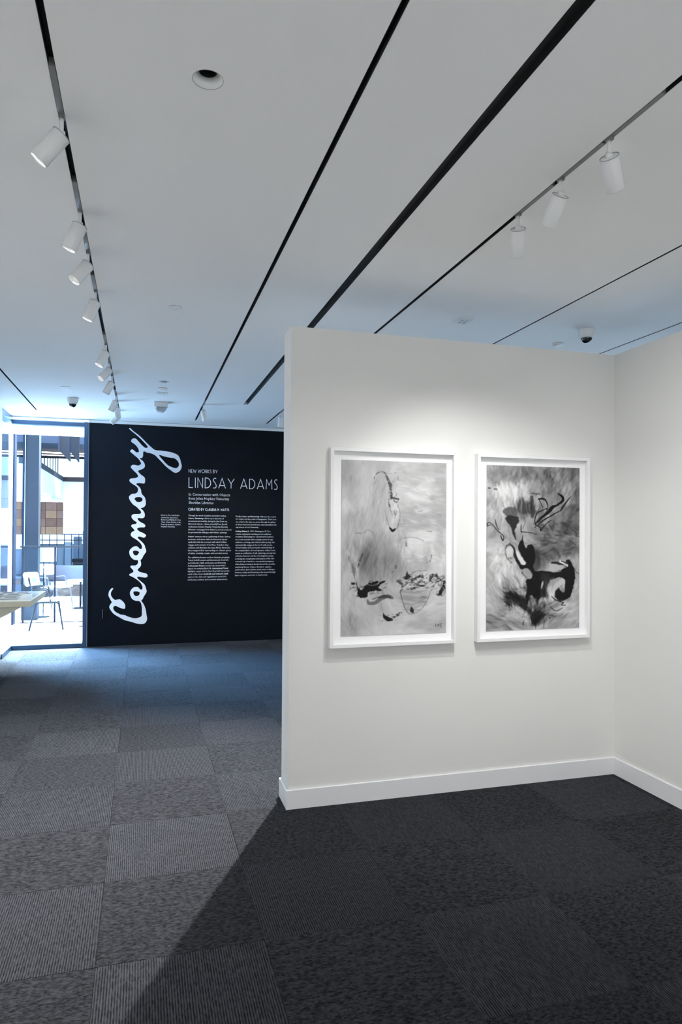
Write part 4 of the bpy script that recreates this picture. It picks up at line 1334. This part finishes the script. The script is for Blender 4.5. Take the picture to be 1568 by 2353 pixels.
# soffit of the upper level with cove light lines
so = struct('ceiling_outside', M['dark'], [(-7, 3, 14.0, 15.0, 3.16, 3.30)])
bx('soffit_board', M['fascia'], so, -7, 3, 15.0, 15.5, 3.163, 3.30)
for k, (z0, z1) in enumerate(((3.120, 3.150), (3.070, 3.092))):
    bx('cove_light', M['strip'], so, -7, 3, 15.52, 15.54, z0, z1)
bx('soffit_edge', M['fin'], so, -7, 3, 15.55, 15.65, 3.025, 3.30)
bx('soffit_edge', M['fascia'], so, -7, 3, 15.545, 15.6, 3.092, 3.120)
# white canopy over the floor just outside the glass
struct('trim_4', M['outwhite'], [(-2.25, 1.5, YB+.26, 10.98, 2.93, 3.05)])
# mezzanine balcony
mz = struct('balcony_outside', M['parapet'], [(-1.855, 5, 18, 18.25, 2.25, 2.69), (-2.1, -1.855, 13.2, 18.25, 2.25, 2.69)])
bx('balcony_fascia', M['fascia'], mz, -1.856, 5, 17.98, 18.25, 2.69, 2.80)
bx('balcony_fascia', M['steel'], mz, -2.1, -1.845, 13.2, 17.98, 2.69, 2.80)
for k in range(10):
    y = 13.6+k*.48
    bx('baluster', M['steel'], mz, -1.985, -1.965, y, y+.02, 2.80, 3.6)
bx('baluster', M['outwhite'], mz, -1.53, -1.51, 18.05, 18.07, 2.80, 3.9)
bx('balcony_glass', M['railglass'], mz, -1.85, 4.9, 18.06, 18.065, 2.80, 3.8)

# hanging fins
def fin(label, x0, x1, ya, zt, zl, zr):
    t = thing('hanging_fin', label, 'baffle', (x0, ya, zr), 'dark baffles hanging outside the window')
    bm = bmesh.new()
    prof_ = [(0, zt-zr), (x1-x0, zt-zr), (x1-x0, 0), (x1-x0-.02, .012), (0, zl-zr)]
    a_ = [bm.verts.new((x, 0, z)) for x, z in prof_]
    b_ = [bm.verts.new((x, .05, z)) for x, z in prof_]
    bm.faces.new(a_)
    bm.faces.new(b_[::-1])
    for k in range(5):
        k2 = (k+1) % 5
        bm.faces.new((a_[k], b_[k], b_[k2], a_[k2]))
    obj('fin_panel', bm, M['fin'], t)
    bx('fin_edge', M['dark'], t, -.03, 0, -.01, .06, zl-zr, zt-zr)


fin('left one of two dark pointed baffles high outside the window', -1.49, -1.30, 13.8, 3.28, 2.99, 2.80)
fin('right one of two dark pointed baffles high outside the window', -1.30, -1.13, 13.6, 3.26, 2.98, 2.775)

# columns
t = thing('steel_column', 'broad blue-grey steel column behind the glass railing', 'column', (-1.74, 12.55, 0))
bx('column_shaft', M['steel'], t, -.15, .06, 0, .25, 0, 5.2, bev=.006)
bx('column_flange', M['steel2'], t, -.195, -.15, .02, .22, 0, 5.2)
bx('column_edge', M['edge'], t, -.158, -.148, -.008, 0, 0, 5.2)
t = thing('steel_post', 'narrow blue steel post at the left, rising from the white floor', 'post', (-1.98, 12.0, 0))
bx('post_shaft', M['steel2'], t, -.004, .015, 0, .2, 0, 5.2)
bx('post_face', M['steel'], t, -.012, -.004, -.004, .2, 0, 5.2)
t = thing('white_post', 'slim white post left of the narrow blue steel post', 'post', (-2.008, 11.9, 0))
bx('post_shaft', M['outwhite'], t, -.022, .022, 0, .06, 0, 5.2)
t = thing('dark_partition', 'tall blue-grey screen seen through the side glazing', 'screen', (-2.45, 13.3, 0))
bx('screen_panel', M['steel'], t, -.6, .16, 0, .1, 1.9, 4.6)
bx('screen_panel', M['steel2'], t, -.6, .16, 0, .1, .0, 1.25)
bx('screen_band', M['outwhite'], t, -.6, .16, .01, .09, 1.25, 1.9)

# glass railing
t = thing('glass_railing', 'glass railing with grey handrail across the atrium', 'railing', (-1.37, 12.2, 0))
bx('handrail', M['steel'], t, -.53, 1.6, -.02, .02, 1.232, 1.258)
for x in (-.48, .0, .95):
    bx('railing_post', M['steel'] if x else M['steel2'], t, x-.014, x+.014, -.012, .012, .001, 1.232)
for a, b in ((-.53, -.5), (-.46, -.02), (.02, .93), (.97, 1.6)):
    bx('railing_pane', M['railglass'], t, a, b, -.004, .004, .012, 1.22)
bx('base_channel', M['steel'], t, -.53, 1.6, -.02, .02, 0, .010)

# wood clad block
t = thing('wood_clad_volume', 'hanging block clad in brown wood panels behind the railing', 'wall block', (-1.65, 16, 1.403))
bx('block_core', M['fin'], t, -1.2, -.004, .012, .09, .004, .70)
bx('hanger', M['outwhite'], t, -.40, -.25, .02, .08, .70, .847)
rp = random.Random(2)
for r in range(4):
    xx = 0
    for w in (.125, .225, .09, .20, .18, .18, .2):
        bx('wood_panel', M['wood'][rp.randrange(3)], t, xx-w+.004, xx-.003, 0, .012, r*.1775+.004, (r+1)*.1775-.003)
        xx -= w

# low furniture beyond the railing
t = thing('wood_bench', 'long wood-fronted bench with white plinth beyond the railing', 'bench', (-1.0, 15, 0))
bx('plinth', M['outwhite'], t, -.75, 1.5, .05, .6, 0, .16)
bx('wood_front', M['counter'], t, -.72, 1.5, 0, .05, .16, .40)
bx('bench_top', M['outwhite'], t, -.75, 1.5, -.02, .6, .40, .43)
t = thing('mauve_sofa', 'mauve upholstered sofa back behind the wood bench', 'sofa', (-1.0, 15.8, 0))
bx('sofa_seat', M['pink'], t, -1.0, 1.6, 0, .6, .0, .40, bev=.02)
bx('sofa_back', M['pink'], t, -1.0, 1.6, .3, .6, .40, .72, bev=.02)
t = thing('blue_sofa', 'blue upholstered bench seen behind the white chair', 'sofa', (-2.1, 15.2, 0))
bx('sofa_seat', M['blueuph'], t, -.5, .12, 0, .6, .05, .55, bev=.02)
bx('sofa_back', M['blueuph'], t, -.5, .12, .5, .62, .55, 1.1, bev=.02)
bx('sofa_plinth', M['steel2'], t, -.48, .1, .03, .58, 0, .05)
t = thing('grey_cabinet', 'low grey cabinet far behind the railing at the right', 'cabinet', (-1.60, 20, 0))
bx('cabinet_body', M['steel'], t, -.2, .6, 0, .4, 0, .62)
bx('cabinet_top', M['fin'], t, -.22, .62, -.02, .42, .62, .70)
bx('cabinet_drawer', M['fin'], t, -.17, .57, -.01, 0, .42, .56)
t = thing('low_wall', 'long pale low wall in the far background behind the railing', 'wall', (-1.4, 24, 0))
bx('wall_face', M['lowwall'], t, -2.2, 2.0, 0, .3, 0, .98)
bx('wall_cap', M['steel'], t, -2.22, 2.02, -.02, .32, .98, 1.01)
# far railing and busy background of posts
t = thing('far_railing', 'thin distant railing below the wood-clad block', 'railing', (-1.4, 20.5, 0))
for z in (1.20, 1.36):
    bx('rail', M['steel'], t, -1.3, .9, -.01, .01, z, z+.02)
for k in range(12):
    x = -1.25+k*.19
    bx('railing_post', M['steel'], t, x, x+.018, -.01, .01, .0, 1.36)
for k in range(9):
    x = -2.2+k*.27
    t = thing('distant_screen', 'pale upright panel far behind the railing, %s from the left' % ('first', 'second', 'third', 'fourth', 'fifth', 'sixth', 'seventh', 'eighth', 'ninth')[k], 'screen', (x, 23, 0), 'pale upright panels in the far background')
    bx('screen_panel', (M['pale_a'], M['pale_b'], M['blueuph'])[k % 3], t, -.12, .12, 0, .05, .25, 1.10+.35*((k*7) % 3)/2)
    bx('screen_foot', M['steel'], t, -.03, .03, -.05, .1, 0, .25)

# floor lamp
t = thing('floor_lamp', 'floor lamp with big white rectangular shade behind the railing', 'lamp', (-1.64, 12.95, 0))
bx('lamp_shade', M['seat'], t, -.10, .19, -.14, .14, .965, 1.22)
bm = bmesh.new()
tube(bm, [(0, 0, .02), (0, 0, .97)], .009, 8)
obj('pole', bm, M['tube'], t)
lathe_part('lamp_foot', M['tube'], t, [(0, 0), (.11, 0), (.11, -.012), (.02, -.02), (0, -.02)], d=(0, 0, -1))
lathe_part('tray', M['outwhite'], t, [(0, -.86), (.13, -.86), (.13, -.88), (0, -.88)], d=(0, 0, -1))

t = thing('round_table', 'white round table top at the right edge of the window', 'table', (-1.13, 14.2, 0))
lathe_part('tabletop', M['outwhite'], t, [(0, -.53), (.24, -.53), (.25, -.55), (0, -.555)], d=(0, 0, -1))
bm = bmesh.new()
tube(bm, [(0, 0, .01), (0, 0, .535)], .018, 10)
obj('table_stem', bm, M['tube'], t)
lathe_part('table_foot', M['tube'], t, [(0, 0), (.16, 0), (.15, -.012), (0, -.015)], d=(0, 0, -1))
t = thing('floor_stud', 'small grey disc on the white floor by the window mullion', 'floor fitting', (-.895, 11.57, 0))
lathe_part('stud_disc', M['steel'], t, [(0, 0), (.045, 0), (.043, -.012), (0, -.018)], d=(0, 0, -1))


# chairs
def rounded(pts, r=.05, n=5):
    pts = [Vector(p) for p in pts]
    out = [pts[0]]
    for a, b, c in zip(pts, pts[1:], pts[2:]):
        u, v = (a-b).normalized(), (c-b).normalized()
        p, q = b+u*r, b+v*r
        for k in range(n+1):
            s = k/n
            out.append(p*(1-s)**2 + b*2*s*(1-s) + q*s*s)
    out.append(pts[-1])
    return out


def chair(label, x, y, rz, tm, sm, back=True):
    t = thing('armchair', label, 'chair', (x, y, 0), 'tube-frame armchairs outside the window')
    t.rotation_euler.z = rz
    for s in (-1, 1):
        yy = s*.21
        bm = bmesh.new()
        tube(bm, rounded([(-.24, yy*1.02, .002), (-.14, yy, .425), (.17, yy, .425), (.235, yy*1.02, .002)], .05), .013, 8)
        obj('leg_frame', bm, tm, t)
        bm = bmesh.new()
        tube(bm, rounded([(-.20, yy*1.05, .62), (.02, yy*1.25, .64), (.06, yy*1.25, .42)], .04), .009, 8)
        tube(bm, [(.06, yy*1.25, .42), (.03, yy, .415)], .009, 8)
        obj('armrest', bm, tm, t)
    bm = bmesh.new()
    tube(bm, [(-.19, -.21, .22), (-.19, .21, .22)], .006, 6)
    tube(bm, [(.2, -.21, .25), (.2, .21, .25)], .006, 6)
    obj('stretcher', bm, M['seat'], t)
    bm = bmesh.new()
    box(bm, -.18, .24, -.20, .20, .437, .462, bev=.010)
    for v in bm.verts:
        if v.co.x > .2:
            v.co.z += .008
    obj('seat', bm, sm, t)
    bm = bmesh.new()
    tube(bm, rounded([(-.10, 0, .43), (-.20, 0, .43), (-.255, 0, .80)], .05), .011, 8)
    obj('back_stem', bm, tm, t)
    bm = bmesh.new()
    N_ = 8
    rows = []
    for j in range(9):
        z = .665+.205*j/8
        hw_ = .18*min(1, (1-abs((j-4)/4)**4)**.25 + .12) if 0 < j < 8 else .14
        a0 = -.55
        row = []
        for i in range(9):
            px_, py_ = -.045*(j/8)+.06*((i-4)/4)**2, (i-4)/4*hw_
            row.append((-.235+px_*math.cos(a0)-py_*math.sin(a0), px_*math.sin(a0)+py_*math.cos(a0), z))
        rows.append(row)
    f1 = [[bm.verts.new(p) for p in r] for r in rows]
    f2 = [[bm.verts.new((p[0]-.022, p[1], p[2])) for p in r] for r in rows]
    for j in range(8):
        for i in range(8):
            bm.faces.new((f1[j][i], f1[j][i+1], f1[j+1][i+1], f1[j+1][i])).smooth = True
            bm.faces.new((f2[j][i], f2[j+1][i], f2[j+1][i+1], f2[j][i+1])).smooth = True
    for i in range(8):
        bm.faces.new((f1[0][i], f2[0][i], f2[0][i+1], f1[0][i+1]))
        bm.faces.new((f1[8][i], f1[8][i+1], f2[8][i+1], f2[8][i]))
        bm.faces.new((f1[i][0], f1[i+1][0], f2[i+1][0], f2[i][0]))
        bm.faces.new((f1[i][8], f2[i][8], f2[i+1][8], f1[i+1][8]))
    obj('backrest', bm, sm, t)


chair('white-seated tube armchair standing on the white floor just outside the glass', -1.405, 11.48, .12, M['tube'], M['seat'])
chair('mauve tube armchair beyond the railing behind the white-seated chair', -1.55, 13.9, -.5, M['tube2'], M['outwhite'])
